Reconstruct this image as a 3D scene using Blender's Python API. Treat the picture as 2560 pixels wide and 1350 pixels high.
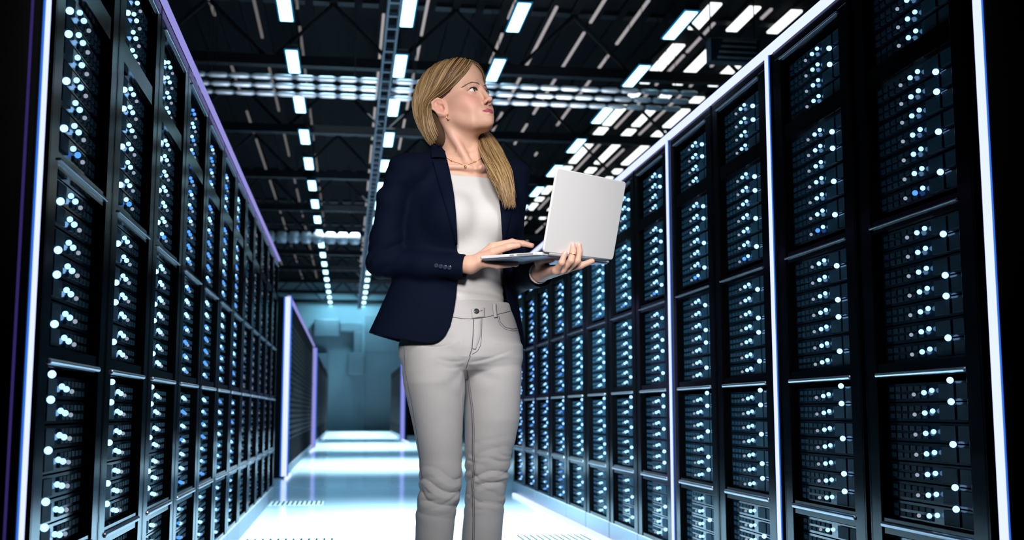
import bpy, bmesh, math, random
import numpy as np
from mathutils import Vector, Matrix

# ---------------------------------------------------------------- clear
for o in list(bpy.data.objects):
    bpy.data.objects.remove(o)
SC = bpy.context.scene
COL = SC.collection

# ---------------------------------------------------------------- camera, world, lamps, exposure
FPX, CAMZ = 2868.0, 0.70
PITCH = math.atan(355.0 / FPX)
YAW = math.atan(412.0 / FPX * math.cos(PITCH))          # to the right of the aisle
cam = bpy.data.cameras.new('camera')
cam.sensor_fit = 'HORIZONTAL'
cam.sensor_width = 36.0
cam.lens = FPX / 2560.0 * 36.0
cam.clip_start = 0.05
cam.dof.use_dof = True
cam.dof.focus_distance = 3.28
cam.dof.aperture_fstop = 4.2
camo = bpy.data.objects.new('camera', cam)
COL.objects.link(camo)
camo.location = (0, 0, CAMZ)
camo.rotation_euler = (math.pi / 2 + PITCH, 0, -YAW)
SC.camera = camo

world = bpy.data.worlds.new('world')
SC.world = world
world.use_nodes = True
bg = world.node_tree.nodes['Background']
bg.inputs[0].default_value = (0.35, 0.6, 1.0, 1)
bg.inputs[1].default_value = 0.001

SC.view_settings.view_transform = 'Standard'
SC.view_settings.look = 'None'
SC.view_settings.exposure = 0.0
SC.view_settings.gamma = 1.0
SC.view_settings.use_curve_mapping = False
SC.cycles.max_bounces = 6
SC.cycles.sample_clamp_indirect = 4.0


def lamp(name, kind, loc, target, energy, color, size=1.0, size_y=None, spread=None, cone=None, blend=0.5):
    l = bpy.data.lights.new(name, kind)
    l.energy = energy
    l.color = color
    if kind == 'AREA':
        l.shape = 'RECTANGLE'
        l.size = size
        l.size_y = size_y or size
        if spread:
            l.spread = math.radians(spread)
    else:
        l.shadow_soft_size = size
    if kind == 'SPOT':
        l.spot_size = math.radians(cone)
        l.spot_blend = blend
    o = bpy.data.objects.new(name, l)
    COL.objects.link(o)
    o.location = loc
    d = Vector(target) - Vector(loc)
    o.rotation_euler = d.to_track_quat('-Z', 'Y').to_euler()
    return o


# floodlights hung above every block of the aisle, pointing straight down on the floor
FLOOD = (0.72, 0.90, 1.0)
for (ya, yb, e) in ((4.4, 8.6, 370), (13.9, 17.6, 420), (21.6, 26.6, 620), (31.0, 42.0, 1300)):
    lamp('aisle_flood_lamp', 'AREA', (0.42, (ya + yb) / 2, 5.2), (0.42, (ya + yb) / 2, 0), e, FLOOD, 2.0, yb - ya, 36)
# added unseen lights brightening the cross aisles and the far wall
for (ya, yb, e) in ((9.2, 13.2, 60), (18.2, 21.2, 50), (27.2, 30.6, 60)):
    lamp('added_cross_fill', 'AREA', (0.42, (ya + yb) / 2, 5.2), (0.42, (ya + yb) / 2, 0), e, (0.42, 0.74, 1.0), 2.2, yb - ya, 50)
for x in (-0.7, 0.6):
    lamp('added_wall_fill', 'AREA', (x, 43.3, 4.9), (x, 44.8, 3.6), 30, (0.35, 0.80, 1.0), 0.4, 0.4, 120)
# added cool light, no fixture, lifting the middle of the right row
lamp('added_rack_fill', 'AREA', (-0.45, 5.0, 2.25), (1.44, 7.0, 1.10), 30, (0.50, 0.82, 1.0), 0.3, 0.3, 46)
# unseen lights added to brighten the conduits that cross the aisle
for x, e in ((-0.9, 8), (0.3, 16), (2.2, 26)):
    lamp('added_conduit_fill', 'AREA', (x, 11.2, 2.3), (x, 12.3, 4.2), e * 0.33, (0.82, 0.92, 1.0), 1.0, 0.3, 40)
# soft neutral key and fill from the photographer's side of the aisle
lamp('key_lamp', 'AREA', (-0.30, -0.10, 1.95), (0.38, 3.3, 1.20), 4.7, (1.0, 0.97, 0.95), 0.7, 0.7, 29)
lamp('fill_lamp', 'AREA', (1.05, 1.10, 2.45), (0.38, 3.3, 0.80), 3.7, (0.97, 0.98, 1.0), 0.7, 0.7, 46)


# ---------------------------------------------------------------- materials
def mat(name, base=(0.5, 0.5, 0.5), rough=0.5, metal=0.0, spec=0.5, emit=None, strength=0.0, coat=0.0,
        sheen=0.0, noise=None, bump=None, sss=0.0):
    m = bpy.data.materials.new(name)
    m.use_nodes = True
    nt = m.node_tree
    b = nt.nodes['Principled BSDF']
    b.inputs['Base Color'].default_value = (*base, 1)
    b.inputs['Roughness'].default_value = rough
    b.inputs['Metallic'].default_value = metal
    b.inputs['Specular IOR Level'].default_value = spec
    b.inputs['Coat Weight'].default_value = coat
    b.inputs['Sheen Weight'].default_value = sheen
    if emit:
        b.inputs['Emission Color'].default_value = (*emit, 1)
        b.inputs['Emission Strength'].default_value = strength
    if sss:
        b.inputs['Subsurface Weight'].default_value = sss
        b.inputs['Subsurface Radius'].default_value = (0.012, 0.005, 0.003)
        b.inputs['Subsurface Scale'].default_value = 1.0
    if noise:      # (scale, amount, stretch) variation of the base colour
        tc = nt.nodes.new('ShaderNodeTexCoord')
        mp = nt.nodes.new('ShaderNodeMapping')
        mp.inputs['Scale'].default_value = noise[2] if len(noise) > 2 else (1, 1, 1)
        n = nt.nodes.new('ShaderNodeTexNoise')
        n.inputs['Scale'].default_value = noise[0]
        n.inputs['Detail'].default_value = 5
        mx = nt.nodes.new('ShaderNodeMix')
        mx.data_type = 'RGBA'
        mx.inputs[6].default_value = (*[c * (1 - noise[1]) for c in base], 1)
        mx.inputs[7].default_value = (*[min(1, c * (1 + noise[1])) for c in base], 1)
        nt.links.new(tc.outputs['Object'], mp.inputs[0])
        nt.links.new(mp.outputs[0], n.inputs['Vector'])
        nt.links.new(n.outputs[0], mx.inputs[0])
        nt.links.new(mx.outputs[2], b.inputs['Base Color'])
    if bump:       # (scale, strength, distance)
        tc = nt.nodes.new('ShaderNodeTexCoord')
        n = nt.nodes.new('ShaderNodeTexNoise')
        n.inputs['Scale'].default_value = bump[0]
        n.inputs['Detail'].default_value = 4
        bp = nt.nodes.new('ShaderNodeBump')
        bp.inputs['Strength'].default_value = bump[1]
        bp.inputs['Distance'].default_value = bump[2]
        nt.links.new(tc.outputs['Object'], n.inputs['Vector'])
        nt.links.new(n.outputs[0], bp.inputs['Height'])
        nt.links.new(bp.outputs[0], b.inputs['Normal'])
    return m


def glow(name, color, strength, sample=True):
    m = bpy.data.materials.new(name)
    m.use_nodes = True
    nt = m.node_tree
    nt.nodes.clear()
    e = nt.nodes.new('ShaderNodeEmission')
    e.inputs[0].default_value = (*color, 1)
    e.inputs[1].default_value = strength
    out = nt.nodes.new('ShaderNodeOutputMaterial')
    nt.links.new(e.outputs[0], out.inputs[0])
    m.cycles.emission_sampling = 'AUTO' if sample else 'NONE'
    return m


M = {}
M['floor'] = mat('glossy_white_floor', (0.42, 0.60, 0.72), 0.10, spec=0.28, noise=(0.6, 0.05))
M['wall'] = mat('painted_wall', (0.30, 0.42, 0.48), 0.75, noise=(0.8, 0.12), bump=(30, 0.2, 0.01))
M['darkwall'] = mat('dark_wall', (0.03, 0.035, 0.04), 0.8, noise=(1.0, 0.2))
M['deck'] = mat('dark_roof_deck', (0.005, 0.005, 0.006), 0.9, spec=0.04, noise=(2.0, 0.3, (1, 0.1, 1)))
M['steel'] = mat('dark_truss_steel', (0.004, 0.005, 0.007), 0.6, spec=0.12)
M['galv'] = mat('galvanised_tray', (0.72, 0.76, 0.84), 0.35, metal=0.3, noise=(9, 0.15))
M['ladder'] = mat('cable_ladder_metal', (0.03, 0.042, 0.066), 0.5, metal=0.3)
M['cab'] = mat('black_cabinet', (0.0015, 0.0015, 0.0020), 0.14, spec=0.09)
M['unit'] = mat('black_server_bezel', (0.007, 0.016, 0.024), 0.14, spec=0.40)
M['vent'] = mat('server_vent_mesh', (0.008, 0.030, 0.046), 0.6, spec=0.06)
M['bar'] = mat('brushed_steel_bar', (0.58, 0.60, 0.64), 0.32, metal=1.0, noise=(20, 0.1, (8, 1, 1)))
M['bar_shaded'] = mat('shaded_steel_bar', (0.13, 0.135, 0.15), 0.34, metal=1.0)  # same steel darkened, as upper bars mirror less of the bright floor
M['plinth'] = mat('grey_plinth', (0.30, 0.38, 0.44), 0.35, metal=0.2)
M['post'] = mat('black_post', (0.004, 0.004, 0.005), 0.5, spec=0.12)
M['strip'] = glow('white_led_strip', (0.50, 0.56, 1.0), 1.65)
M['strip_soft'] = glow('violet_led_strip', (0.36, 0.34, 0.86), 0.85)
M['strip_reflection'] = glow('thin_violet_reflection', (0.10, 0.06, 0.40), 0.3)  # dim glow standing in for a mirrored strip
M['halo'] = glow('cyan_lamp_halo', (0.01, 0.22, 0.50), 1.0, False)  # emissive border standing in for the lens glow round each lamp
M['strip_halo'] = glow('blue_strip_halo', (0.03, 0.17, 0.80), 1.0, False)  # blue lens glow along the strips, built as an emissive border
M['neck'] = mat('shaded_conduit_neck', (0.20, 0.23, 0.28), 0.4, metal=0.3)  # darker colour stands in for the gaps between reflected highlights
M['floor_strip'] = glow('floor_led_strip', (0.52, 0.62, 1.0), 1.7)
M['panel'] = glow('ceiling_light_diffuser', (0.42, 0.84, 1.0), 4.5)
M['led'] = glow('blue_white_status_led', (0.24, 0.54, 1.0), 2.9, False)
M['led_big'] = glow('bright_status_led', (0.26, 0.55, 1.0), 3.2, False)
M['led_dim'] = glow('pale_status_led', (0.42, 0.48, 0.62), 0.75, False)
M['led_blue'] = glow('deep_blue_status_led', (0.07, 0.28, 1.0), 1.5, False)
M['led_grey'] = glow('grey_status_led', (0.30, 0.33, 0.38), 0.55, False)
M['slot'] = glow('thin_roof_slot', (0.40, 0.37, 0.38), 1.0, False)
M['slot_dim'] = glow('dull_roof_slot', (0.14, 0.13, 0.13), 1.0, False)
M['skylight'] = glow('white_roof_light', (0.93, 1.0, 0.98), 1.9, False)
M['duct'] = mat('grey_duct', (0.16, 0.22, 0.26), 0.5, metal=0.3)
M['grille'] = mat('dark_grille', (0.006, 0.02, 0.022), 1.0, spec=0.0)
M['cabin'] = mat('matt_black_flange', (0.002, 0.002, 0.0025), 0.9, spec=0.02)
M['farcab'] = mat('distant_black_cabinet', (0.002, 0.002, 0.003), 0.9, spec=0.02)
M['white_metal'] = mat('white_painted_metal', (0.42, 0.55, 0.62), 0.6, spec=0.1)


# ---------------------------------------------------------------- mesh helpers
class MB:
    """collects boxes, tubes and polygons, then links them as ONE mesh object"""

    def __init__(self):
        self.v, self.f, self.mi = [], [], []

    def add(self, vs, fs, mi=0):
        k = len(self.v)
        self.v += [tuple(map(float, p)) for p in vs]
        self.f += [tuple(i + k for i in f) for f in fs]
        self.mi += [mi] * len(fs)

    def box(self, x0, x1, y0, y1, z0, z1, mi=0, ch=0.0):
        if ch <= 0:
            vs = [(x, y, z) for z in (z0, z1) for y in (y0, y1) for x in (x0, x1)]
            self.add(vs, [(0, 2, 3, 1), (4, 5, 7, 6), (0, 1, 5, 4), (2, 6, 7, 3), (0, 4, 6, 2), (1, 3, 7, 5)], mi)
            return
        bm = bmesh.new()
        bmesh.ops.create_cube(bm, size=1.0)
        for q in bm.verts:
            q.co = Vector(((x0 + x1) / 2 + q.co.x * (x1 - x0), (y0 + y1) / 2 + q.co.y * (y1 - y0), (z0 + z1) / 2 + q.co.z * (z1 - z0)))
        bmesh.ops.bevel(bm, geom=bm.edges[:], offset=ch, segments=2, affect='EDGES', profile=0.5)
        bm.verts.index_update()
        self.add([q.co for q in bm.verts], [[q.index for q in f.verts] for f in bm.faces], mi)
        bm.free()

    def tube(self, pts, rad, n=8, mi=0, cap=True):
        pts = [Vector(p) for p in pts]
        rs = rad if hasattr(rad, '__len__') else [rad] * len(pts)
        t0 = (pts[1] - pts[0]).normalized()
        ref = Vector((0, 0, 1)) if abs(t0.z) < 0.9 else Vector((1, 0, 0))
        a = t0.cross(ref).normalized()
        vs, fs = [], []
        for i, p in enumerate(pts):
            t = (pts[min(i + 1, len(pts) - 1)] - pts[max(i - 1, 0)]).normalized()
            a = (a - t * a.dot(t)).normalized()
            b = t.cross(a)
            for k in range(n):
                w = 2 * math.pi * k / n
                vs.append(p + (a * math.cos(w) + b * math.sin(w)) * rs[i])
        for i in range(len(pts) - 1):
            for k in range(n):
                fs.append((i * n + k, i * n + (k + 1) % n, (i + 1) * n + (k + 1) % n, (i + 1) * n + k))
        if cap:
            fs.append(tuple(range(n))[::-1])
            fs.append(tuple((len(pts) - 1) * n + k for k in range(n)))
        self.add(vs, fs, mi)

    def build(self, name, mats, parent=None, smooth=False, link=True):
        me = bpy.data.meshes.new(name)
        me.from_pydata(self.v, [], self.f)
        for m in (mats if isinstance(mats, (list, tuple)) else [mats]):
            me.materials.append(m)
        me.polygons.foreach_set('material_index', self.mi)
        if smooth:
            me.polygons.foreach_set('use_smooth', [True] * len(me.polygons))
        me.update()
        o = bpy.data.objects.new(name, me)
        if link:
            COL.objects.link(o)
        o.parent = parent
        return o


def tag(o, label=None, cat=None, group=None, kind=None):
    if label: o['label'] = label
    if cat: o['category'] = cat
    if group: o['group'] = group
    if kind: o['kind'] = kind
    return o


def empty(name, loc=(0, 0, 0), rz=0.0):
    e = bpy.data.objects.new(name, None)
    COL.objects.link(e)
    e.location = loc
    e.rotation_euler = (0, 0, rz)
    return e


KIDS = {}


def kid(parent, child):
    child.parent = parent
    KIDS.setdefault(parent.name, []).append(child)
    return child


def copy_tree(o, parent=None):
    c = o.copy()
    COL.objects.link(c)
    if parent is not None:
        kid(parent, c)
    for ch in KIDS.get(o.name, []):
        copy_tree(ch, c)
    return c


ORD = ['first', 'second', 'third', 'fourth', 'fifth', 'sixth', 'seventh', 'eighth', 'ninth', 'tenth', 'eleventh', 'twelfth',
       'thirteenth', 'fourteenth', 'fifteenth', 'sixteenth', 'seventeenth', 'eighteenth', 'nineteenth', 'twentieth']
XR, XL = 1.438, -0.585
RH = 1.935

# ---------------------------------------------------------------- room shell
HX0, HX1, HY0, HY1, HZ = -7.0, 8.0, -3.0, 44.8, 5.72


def struct(name, mb, m):
    return tag(mb.build(name, m), kind='structure')


b = MB(); b.box(HX0, HX1, HY0, HY1, -0.12, 0.0); struct('floor', b, M['floor'])
b = MB(); b.box(HX0, HX1, HY0, HY1, HZ, HZ + 0.15)
for k in range(50):
    x = HX0 + 0.15 + k * 0.30
    b.box(x - 0.05, x + 0.05, HY0, HY1, HZ - 0.05, HZ)
struct('ceiling', b, M['deck'])
b = MB(); b.box(HX0, HX1, HY1, HY1 + 0.2, 0, HZ); struct('wall_back', b, M['wall'])
b = MB(); b.box(HX0 - 0.2, HX0, HY0, HY1, 0, HZ); struct('wall_left', b, M['darkwall'])
b = MB(); b.box(HX1, HX1 + 0.2, HY0, HY1, 0, HZ); struct('wall_right', b, M['darkwall'])
b = MB(); b.box(HX0, HX1, HY0 - 0.2, HY0, 0, HZ); struct('wall_front', b, M['darkwall'])
# darker panelled part of the back wall right of its middle
b = MB()
b.box(0.62, 3.2, 44.72, 44.8, 0, 4.4)
for k in range(1, 6):
    b.box(0.62, 3.2, 44.70, 44.72, k * 0.75 - 0.02, k * 0.75 + 0.02)
struct('trim_1', b, M['duct'])

# ---------------------------------------------------------------- roof trusses, roof lights, trays
TR_Y = [10.35 + 3.4 * k for k in range(0, 11)]
for i, y in enumerate(TR_Y):
    b = MB()
    b.box(HX0, HX1, y - 0.07, y + 0.07, 4.86, 4.98)
    b.box(HX0, HX1, y - 0.08, y + 0.08, HZ - 0.048, HZ)
    n = 10
    for k in range(n):
        xa = HX0 + (HX1 - HX0) * k / n
        xb = HX0 + (HX1 - HX0) * (k + 1) / n
        xm = (xa + xb) / 2
        b.tube([(xa, y, 4.92), (xm, y, 5.66)], 0.026, 6)
        b.tube([(xm, y, 5.66), (xb, y, 4.92)], 0.026, 6)
    o = b.build('roof_truss', M['steel'])
    tag(o, 'dark steel lattice truss under the roof, %s from the near end' % ORD[i], 'truss', 'roof trusses')

rng = random.Random(4)
LINES = [-2.27, -1.735, -1.205, -0.695, 0.366, 0.885, 1.937, 2.467, 2.997, 3.527, 4.572, 5.11]
FIRST = {-1.205: [(13.0, 15.1)], -0.695: [(12.9, 13.9), (14.6, 15.8)], 0.366: [(11.5, 12.4), (13.97, 15.9)], 0.885: [(12.2, 14.7), (15.1, 15.9)],
         1.937: [(12.3, 13.9), (14.5, 15.8)], 2.467: [(13.4, 15.9)], 2.997: [(12.5, 13.9), (14.3, 15.9)],
         3.527: [(13.0, 14.7), (15.2, 15.9)], 4.572: [(13.7, 14.9), (15.05, 15.9)], 5.11: [(13.1, 13.45), (15.2, 15.5)],
         -1.735: [(13.6, 14.3)], -2.27: [(13.2, 14.0)]}
SLOT_N = 0
for li, x in enumerate(LINES):
    segs = list(FIRST[x])
    y = 16.28
    while y < 43:
        ln = rng.choice((0.25, 1.2, 1.5, 2.2, 2.6))
        segs.append((y, min(y + ln, 43.5)))
        y += ln + rng.choice((0.5, 0.7, 1.2, 1.5))
    for si, (ya, yb) in enumerate(segs[:12]):
        mb = MB()
        w = 0.017
        mb.box(x - w, x + w, ya, yb, HZ - 0.085, HZ - 0.06)
        o = mb.build('roof_slot_light', M['slot' if x > 0 else 'slot_dim'])
        tag(o, 'thin grey roof slot, %s from the near end of the %s line from left' % (ORD[si], ORD[li]), 'roof light', 'thin roof light slots')
for li, x in enumerate((4.37, 4.885, 5.44, 5.97, 6.5)):
    segs = [(11.6, 12.6), (13.0, 13.95), (14.6, 15.95), (16.2, 16.45), (17.0, 17.4), (17.75, 19.02), (19.25, 19.8), (20.05, 22.1), (22.5, 23.0), (23.3, 25.4), (25.9, 26.3), (26.7, 28.8)]
    for si, (ya, yb) in enumerate(segs):
        mb = MB()
        w = 0.088 - 0.012 * (si % 2)
        mb.box(x - w, x + w, ya + 0.05 * li, yb, HZ - 0.09, HZ - 0.06, ch=0.012)
        o = mb.build('roof_window_strip', M['skylight'])
        tag(o, 'white roof window, %s from the near end of the %s line beyond the lamps' % (ORD[si], ORD[li]), 'roof window', 'white roof window strips')

# cross trays: three ribbed galvanised tubes, and one farther away
def tray(y, z, x0, x1, r, label, m='galv'):
    mb = MB()
    n = int((x1 - x0) / 0.22)
    for k in range(n):
        xa = x0 + (x1 - x0) * k / n
        xb = xa + (x1 - x0) / n
        mb.tube([(xa + 0.030, y, z), (xa + 0.045, y, z), (xa + 0.07, y, z), (xb - 0.04, y, z), (xb - 0.015, y, z), (xb, y, z)], [r * .55, r * .85, r, r, r * .85, r * .55], 12, 0)
        mb.tube([(xa - 0.001, y, z), (xa + 0.031, y, z)], r * 0.6, 12, 1)
    o = mb.build('cable_conduit', [M[m], M['neck']], smooth=True)
    tag(o, label, 'conduit', 'ribbed cable conduits')
    for xx in (x0 + 0.25, x1 - 0.25):
        mb = MB(); mb.tube([(xx, y, z + r * 0.5), (xx, y, HZ)], 0.004, 5); mb.build('hanger_rod', M['steel'], o)
    return o


for k, (y, w) in enumerate(((11.96, 'topmost'), (12.29, 'middle'), (12.62, 'lowest'))):
    tray(y, 4.2, -1.75, 0.27, 0.031, 'ribbed silver conduit left of the cable ladder, %s of three' % w)
    tray(y, 4.2, 0.42, 3.78, 0.031, 'ribbed silver conduit right of the cable ladder, %s of three' % w)
tray(23.3, 4.2, -1.75, 0.20, 0.12, 'ribbed silver conduit crossing the aisle farther back')
# cable ladder along the aisle
root = empty('cable_ladder', (0.335, 8.5, 4.1))
tag(root, 'long bluish metal cable ladder running along the ceiling beside the lamps', 'cable ladder')
for s in (-1, 1):
    mb = MB(); mb.box(s * 0.05 - 0.010, s * 0.05 + 0.010, 0, 30, -0.03, 0.04); kid(root, mb.build('rail', M['ladder']))
mb = MB(); mb.box(-0.04, 0.04, -0.025, 0.025, -0.02, 0.01)
rung = mb.build('rung', M['ladder'])
for k in range(90):
    c = rung.copy(); COL.objects.link(c); c.location = (0, 0.1 + 0.33 * k, 0); kid(root, c)
bpy.data.objects.remove(rung)

# ceiling lamps: four rows
proto = empty('ceiling_light', (-0.70, 11.42, 4.77))
mb = MB(); mb.box(-0.075, 0.075, -0.47, 0.47, 0.012, 0.07, ch=0.01); kid(proto, mb.build('housing', M['steel']))
mb = MB(); mb.box(-0.064, 0.064, -0.435, 0.435, 0.0, 0.02, ch=0.006); kid(proto, mb.build('diffuser', M['panel']))
mb = MB(); mb.box(-0.079, 0.079, -0.46, 0.46, 0.006, 0.020, ch=0.006); kid(proto, mb.build('lamp_halo', M['halo']))  # last piece: lens glow built as a glowing ring
for s in (-0.3, 0.3):
    mb = MB(); mb.tube([(0, s, 0.07), (0, s, 0.95)], 0.004, 5)
    kid(proto, mb.build('suspension_wire', M['steel']))
ROWN = ['the leftmost row', 'the row beside the ladder', 'the third row from the left', 'the row nearest the roof windows']
for r, x in enumerate((-0.70, 0.55, 1.695, 3.43)):
    for k in range(19 if r < 2 else 12):
        o = proto if (r == 0 and k == 0) else copy_tree(proto)
        o.location = (x, 11.42 + 1.872 * k, 4.77)
        tag(o, 'ceiling lamp, %s from the near end of %s' % (ORD[k], ROWN[r]), 'ceiling lamp', 'ceiling lamps')

# louvred ventilation box under the roof on the right
root = empty('ventilation_box', (4.10, 11.6, 4.47))
tag(root, 'dark ventilation box with pale louvre rows under the roof windows', 'ventilation box')
mb = MB(); mb.box(-0.28, 0.28, 0.0, 0.16, 0.0, 0.26, ch=0.01)
for k in range(6):
    x = -0.27 + 0.108 * k
    mb.box(x - 0.006, x + 0.006, -0.012, 0.0, 0.01, 0.25)
kid(root, mb.build('housing', M['ladder']))
for k in range(4):
    mb = MB(); mb.box(-0.20 + 0.02 * k, 0.24, -0.016, 0.0, 0.03 + 0.062 * k, 0.048 + 0.062 * k); kid(root, mb.build('louvre', M['galv']))
for sx in (-0.25, 0.25):
    mb = MB(); mb.tube([(sx, 0.08, 0.26), (sx, 0.08, 1.15)], 0.008, 6); kid(root, mb.build('hanger_rod', M['steel']))

# ducts on the back wall
def duct(boxes, label):
    mb = MB()
    for q in boxes: mb.box(*q, ch=0.03)
    return tag(mb.build('air_duct', M['duct']), label, 'duct')
duct([(-1.3, -0.35, 44.0, 44.78, 3.55, 4.2), (-0.35, 0.5, 44.2, 44.7, 3.75, 4.1), (0.2, 0.5, 44.2, 44.7, 2.9, 3.75), (0.0, 0.62, 44.1, 44.78, 2.1, 2.95)],
     'grey elbowed air duct on the far wall')
duct([(-1.4, -0.75, 44.2, 44.78, 1.9, 2.9)], 'grey box duct low on the far wall at left')

# ---------------------------------------------------------------- floor details
def floor_strip(x, ya, yb, label):
    mb = MB(); mb.box(x - 0.014, x + 0.014, ya, yb, 0.0, 0.022, ch=0.005)
    return tag(mb.build('floor_light_strip', M['floor_strip']), label, 'light strip', 'floor light strips')
floor_strip(-0.645, 6.6, 9.02, 'glowing strip on the floor along the near left racks')
floor_strip(1.405, 5.0, 9.75, 'glowing strip on the floor along the right racks behind the woman')
floor_strip(-0.62, 12.3, 13.3, 'short glowing strip on the floor at the second left block corner')
floor_strip(-0.62, 20.6, 22.6, 'glowing strip on the floor before the farther left light post')
floor_strip(-0.60, 31.0, 34.0, 'farthest glowing strip on the floor at left')
floor_strip(1.40, 26.5, 29.5, 'glowing strip on the floor before the far right light post')
floor_strip(1.40, 33.0, 37.0, 'farthest glowing strip on the floor at right')

def floor_vent(x0, x1, y, label, n):
    root = empty('floor_vent', ((x0 + x1) / 2, y, 0.0))
    tag(root, label, 'floor vent', 'slotted floor vents')
    w = (x1 - x0) / 2
    mb = MB(); mb.box(-w, w, -0.21, 0.21, 0.0, 0.004); kid(root, mb.build('frame', M['white_metal']))
    mb = MB()
    for k in range(n):
        x = -w + (k + 0.5) * 2 * w / n
        mb.box(x - 0.32 * w / n, x + 0.32 * w / n, -0.17, 0.17, 0.003, 0.007)
    kid(root, mb.build('slots', M['grille']))
floor_vent(-0.60, -0.17, 9.12, 'slotted vent in the floor by the end of the near left racks', 12)
floor_vent(-0.55, -0.05, 6.42, 'slotted vent in the floor at the bottom left of the bright aisle', 12)
floor_vent(0.95, 1.35, 6.42, 'slotted vent in the floor beside the right floor light strip', 11)

# ---------------------------------------------------------------- server racks
OPN0, OPN1 = 0.075, 0.535          # opening across the rack, from its near edge
RW, RD = 0.603, 0.9
UP = 0.0515
SECT = {'a': (1.842, 4), 'b': (1.578, 7), 'c': (1.164, 7), 'd': (0.751, 7), 'e': (0.345, 5)}
BIG = {'a': (0, 1), 'b': (0, 1, 3, 5), 'c': (0, 2, 3, 5), 'd': (-1, 0, 2, 4, 5), 'e': (1, 3)}


def round_led(mb, y, z, r, x=0.0):
    # a small round lens standing just proud of the unit
    n, m = 12, 7
    vs = [(x - r, y, z)]
    for i in range(1, m):
        t = math.pi * i / m
        vs += [(x - r * math.cos(t), y + r * math.sin(t) * math.cos(2 * math.pi * k / n), z + r * math.sin(t) * math.sin(2 * math.pi * k / n)) for k in range(n)]
    vs.append((x + r, y, z))
    fs = [(0, 1 + k, 1 + (k + 1) % n) for k in range(n)]
    fs += [(1 + i * n + k, 1 + (i + 1) * n + k, 1 + (i + 1) * n + (k + 1) % n, 1 + i * n + (k + 1) % n) for i in range(m - 2) for k in range(n)]
    fs += [(1 + (m - 2) * n + k, len(vs) - 1, 1 + (m - 2) * n + (k + 1) % n) for k in range(n)]
    mb.add(vs, fs)


# one rack seen from the aisle: local -X faces the aisle, local +Y runs away from the camera
rack = empty('server_rack')
mb = MB()
mb.box(0.0, RD, 0.0, 0.012, 0.1, RH); mb.box(0.0, RD, RW - 0.012, RW, 0.1, RH)            # side panels
mb.box(0.0, RD, 0.0, RW, RH - 0.03, RH); mb.box(RD - 0.02, RD, 0.0, RW, 0.1, RH)            # top and back
mb.box(0.0, 0.05, 0.0, OPN0, 0.1, RH - 0.03, ch=0.004); mb.box(0.0, 0.05, OPN1, RW, 0.1, RH - 0.03, ch=0.004)   # front posts
for za, zb in ((1.885, 1.905), (1.605, 1.655), (1.192, 1.222), (0.792, 0.828), (0.378, 0.415), (0.10, 0.115)):
    mb.box(0.004, 0.05, OPN0, OPN1, za - 0.002, zb + 0.002)
frame = kid(rack, mb.build('cabinet_frame', [M['cab'], M['cabin']]))
for p in frame.data.polygons:        # matt flanges inside the openings
    if abs(p.normal.y) > 0.6: p.material_index = 1
mb = MB(); mb.box(-0.006, RD, 0.0, RW, 0.0, 0.10, ch=0.003); kid(rack, mb.build('plinth', M['plinth']))
for z, hb in ((1.893, 0.0035), (1.206, 0.0030), (0.800, 0.0060), (0.400, 0.0075)):
    mb = MB(); mb.box(-0.006, 0.006, OPN0 - 0.004, OPN1 + 0.004, z - hb, z + hb, ch=hb * 0.8)
    kid(rack, mb.build('crossbar', M['bar' if z < 1.0 else 'bar_shaded']))

FX = 0.028                          # face of the units, set back behind the posts
mb = MB()
hh = UP / 2 - 0.002
mb.box(FX, 0.5, OPN0 + 0.004, OPN1 - 0.004, -hh, hh)
for k in range(6):
    y0 = OPN0 + 0.235 + k * 0.035
    mb.box(FX - 0.004, FX, y0, y0 + 0.026, -0.016, -0.004, 1)
    mb.box(FX - 0.004, FX, y0, y0 + 0.026, 0.004, 0.016, 1)
for k in range(2):
    mb.box(FX - 0.006, FX, OPN0 + 0.012 + 0.085 * k, OPN0 + 0.085 + 0.085 * k, -0.018, 0.018, 1)
UNIT = mb.build('server_unit', [M['unit'], M['vent'], M['cabin']])
for p in UNIT.data.polygons:
    if abs(p.normal.y) > 0.6 and p.material_index == 0: p.material_index = 2
def led(name, y, z, r, m):
    mb = MB(); round_led(mb, 0, 0, r, FX - 0.004 - 0.8 * r); o = mb.build(name, M[m]); o.location = (0, y, z); return o
LED_A = led('status_light', 0.272, 0.003, 0.0064, 'led')
LED_B = led('status_light', 0.312, -0.002, 0.0067, 'led')
LED_D = led('activity_light', 0.368, -0.006, 0.0052, 'led_dim')
LED_N = led('activity_light', 0.312, -0.002, 0.0072, 'led_blue')
LED_G = led('power_light', 0.178, -0.026, 0.0082, 'led_big')
first = True
protos = [UNIT, LED_A, LED_B, LED_D, LED_N, LED_G]
for sname, (ztop, cnt) in SECT.items():
    for k in range(cnt):
        z = ztop - UP * k
        u = UNIT.copy(); COL.objects.link(u); u.location = (0, 0, z); kid(rack, u)
        for src in ((LED_A, LED_B, LED_D) if k != 6 or sname != 'b' else (LED_A, LED_N, LED_D)):
            c = src.copy(); COL.objects.link(c); kid(u, c)
        if k in BIG[sname] or (k == 0 and -1 in BIG[sname]):
            if k in BIG[sname]:
                c = LED_G.copy(); COL.objects.link(c); kid(u, c)
            if k == 0 and -1 in BIG[sname]:
                c = LED_G.copy(); COL.objects.link(c); c.location.z = 0.026; kid(u, c)
for p in protos:
    bpy.data.objects.remove(p)

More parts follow.
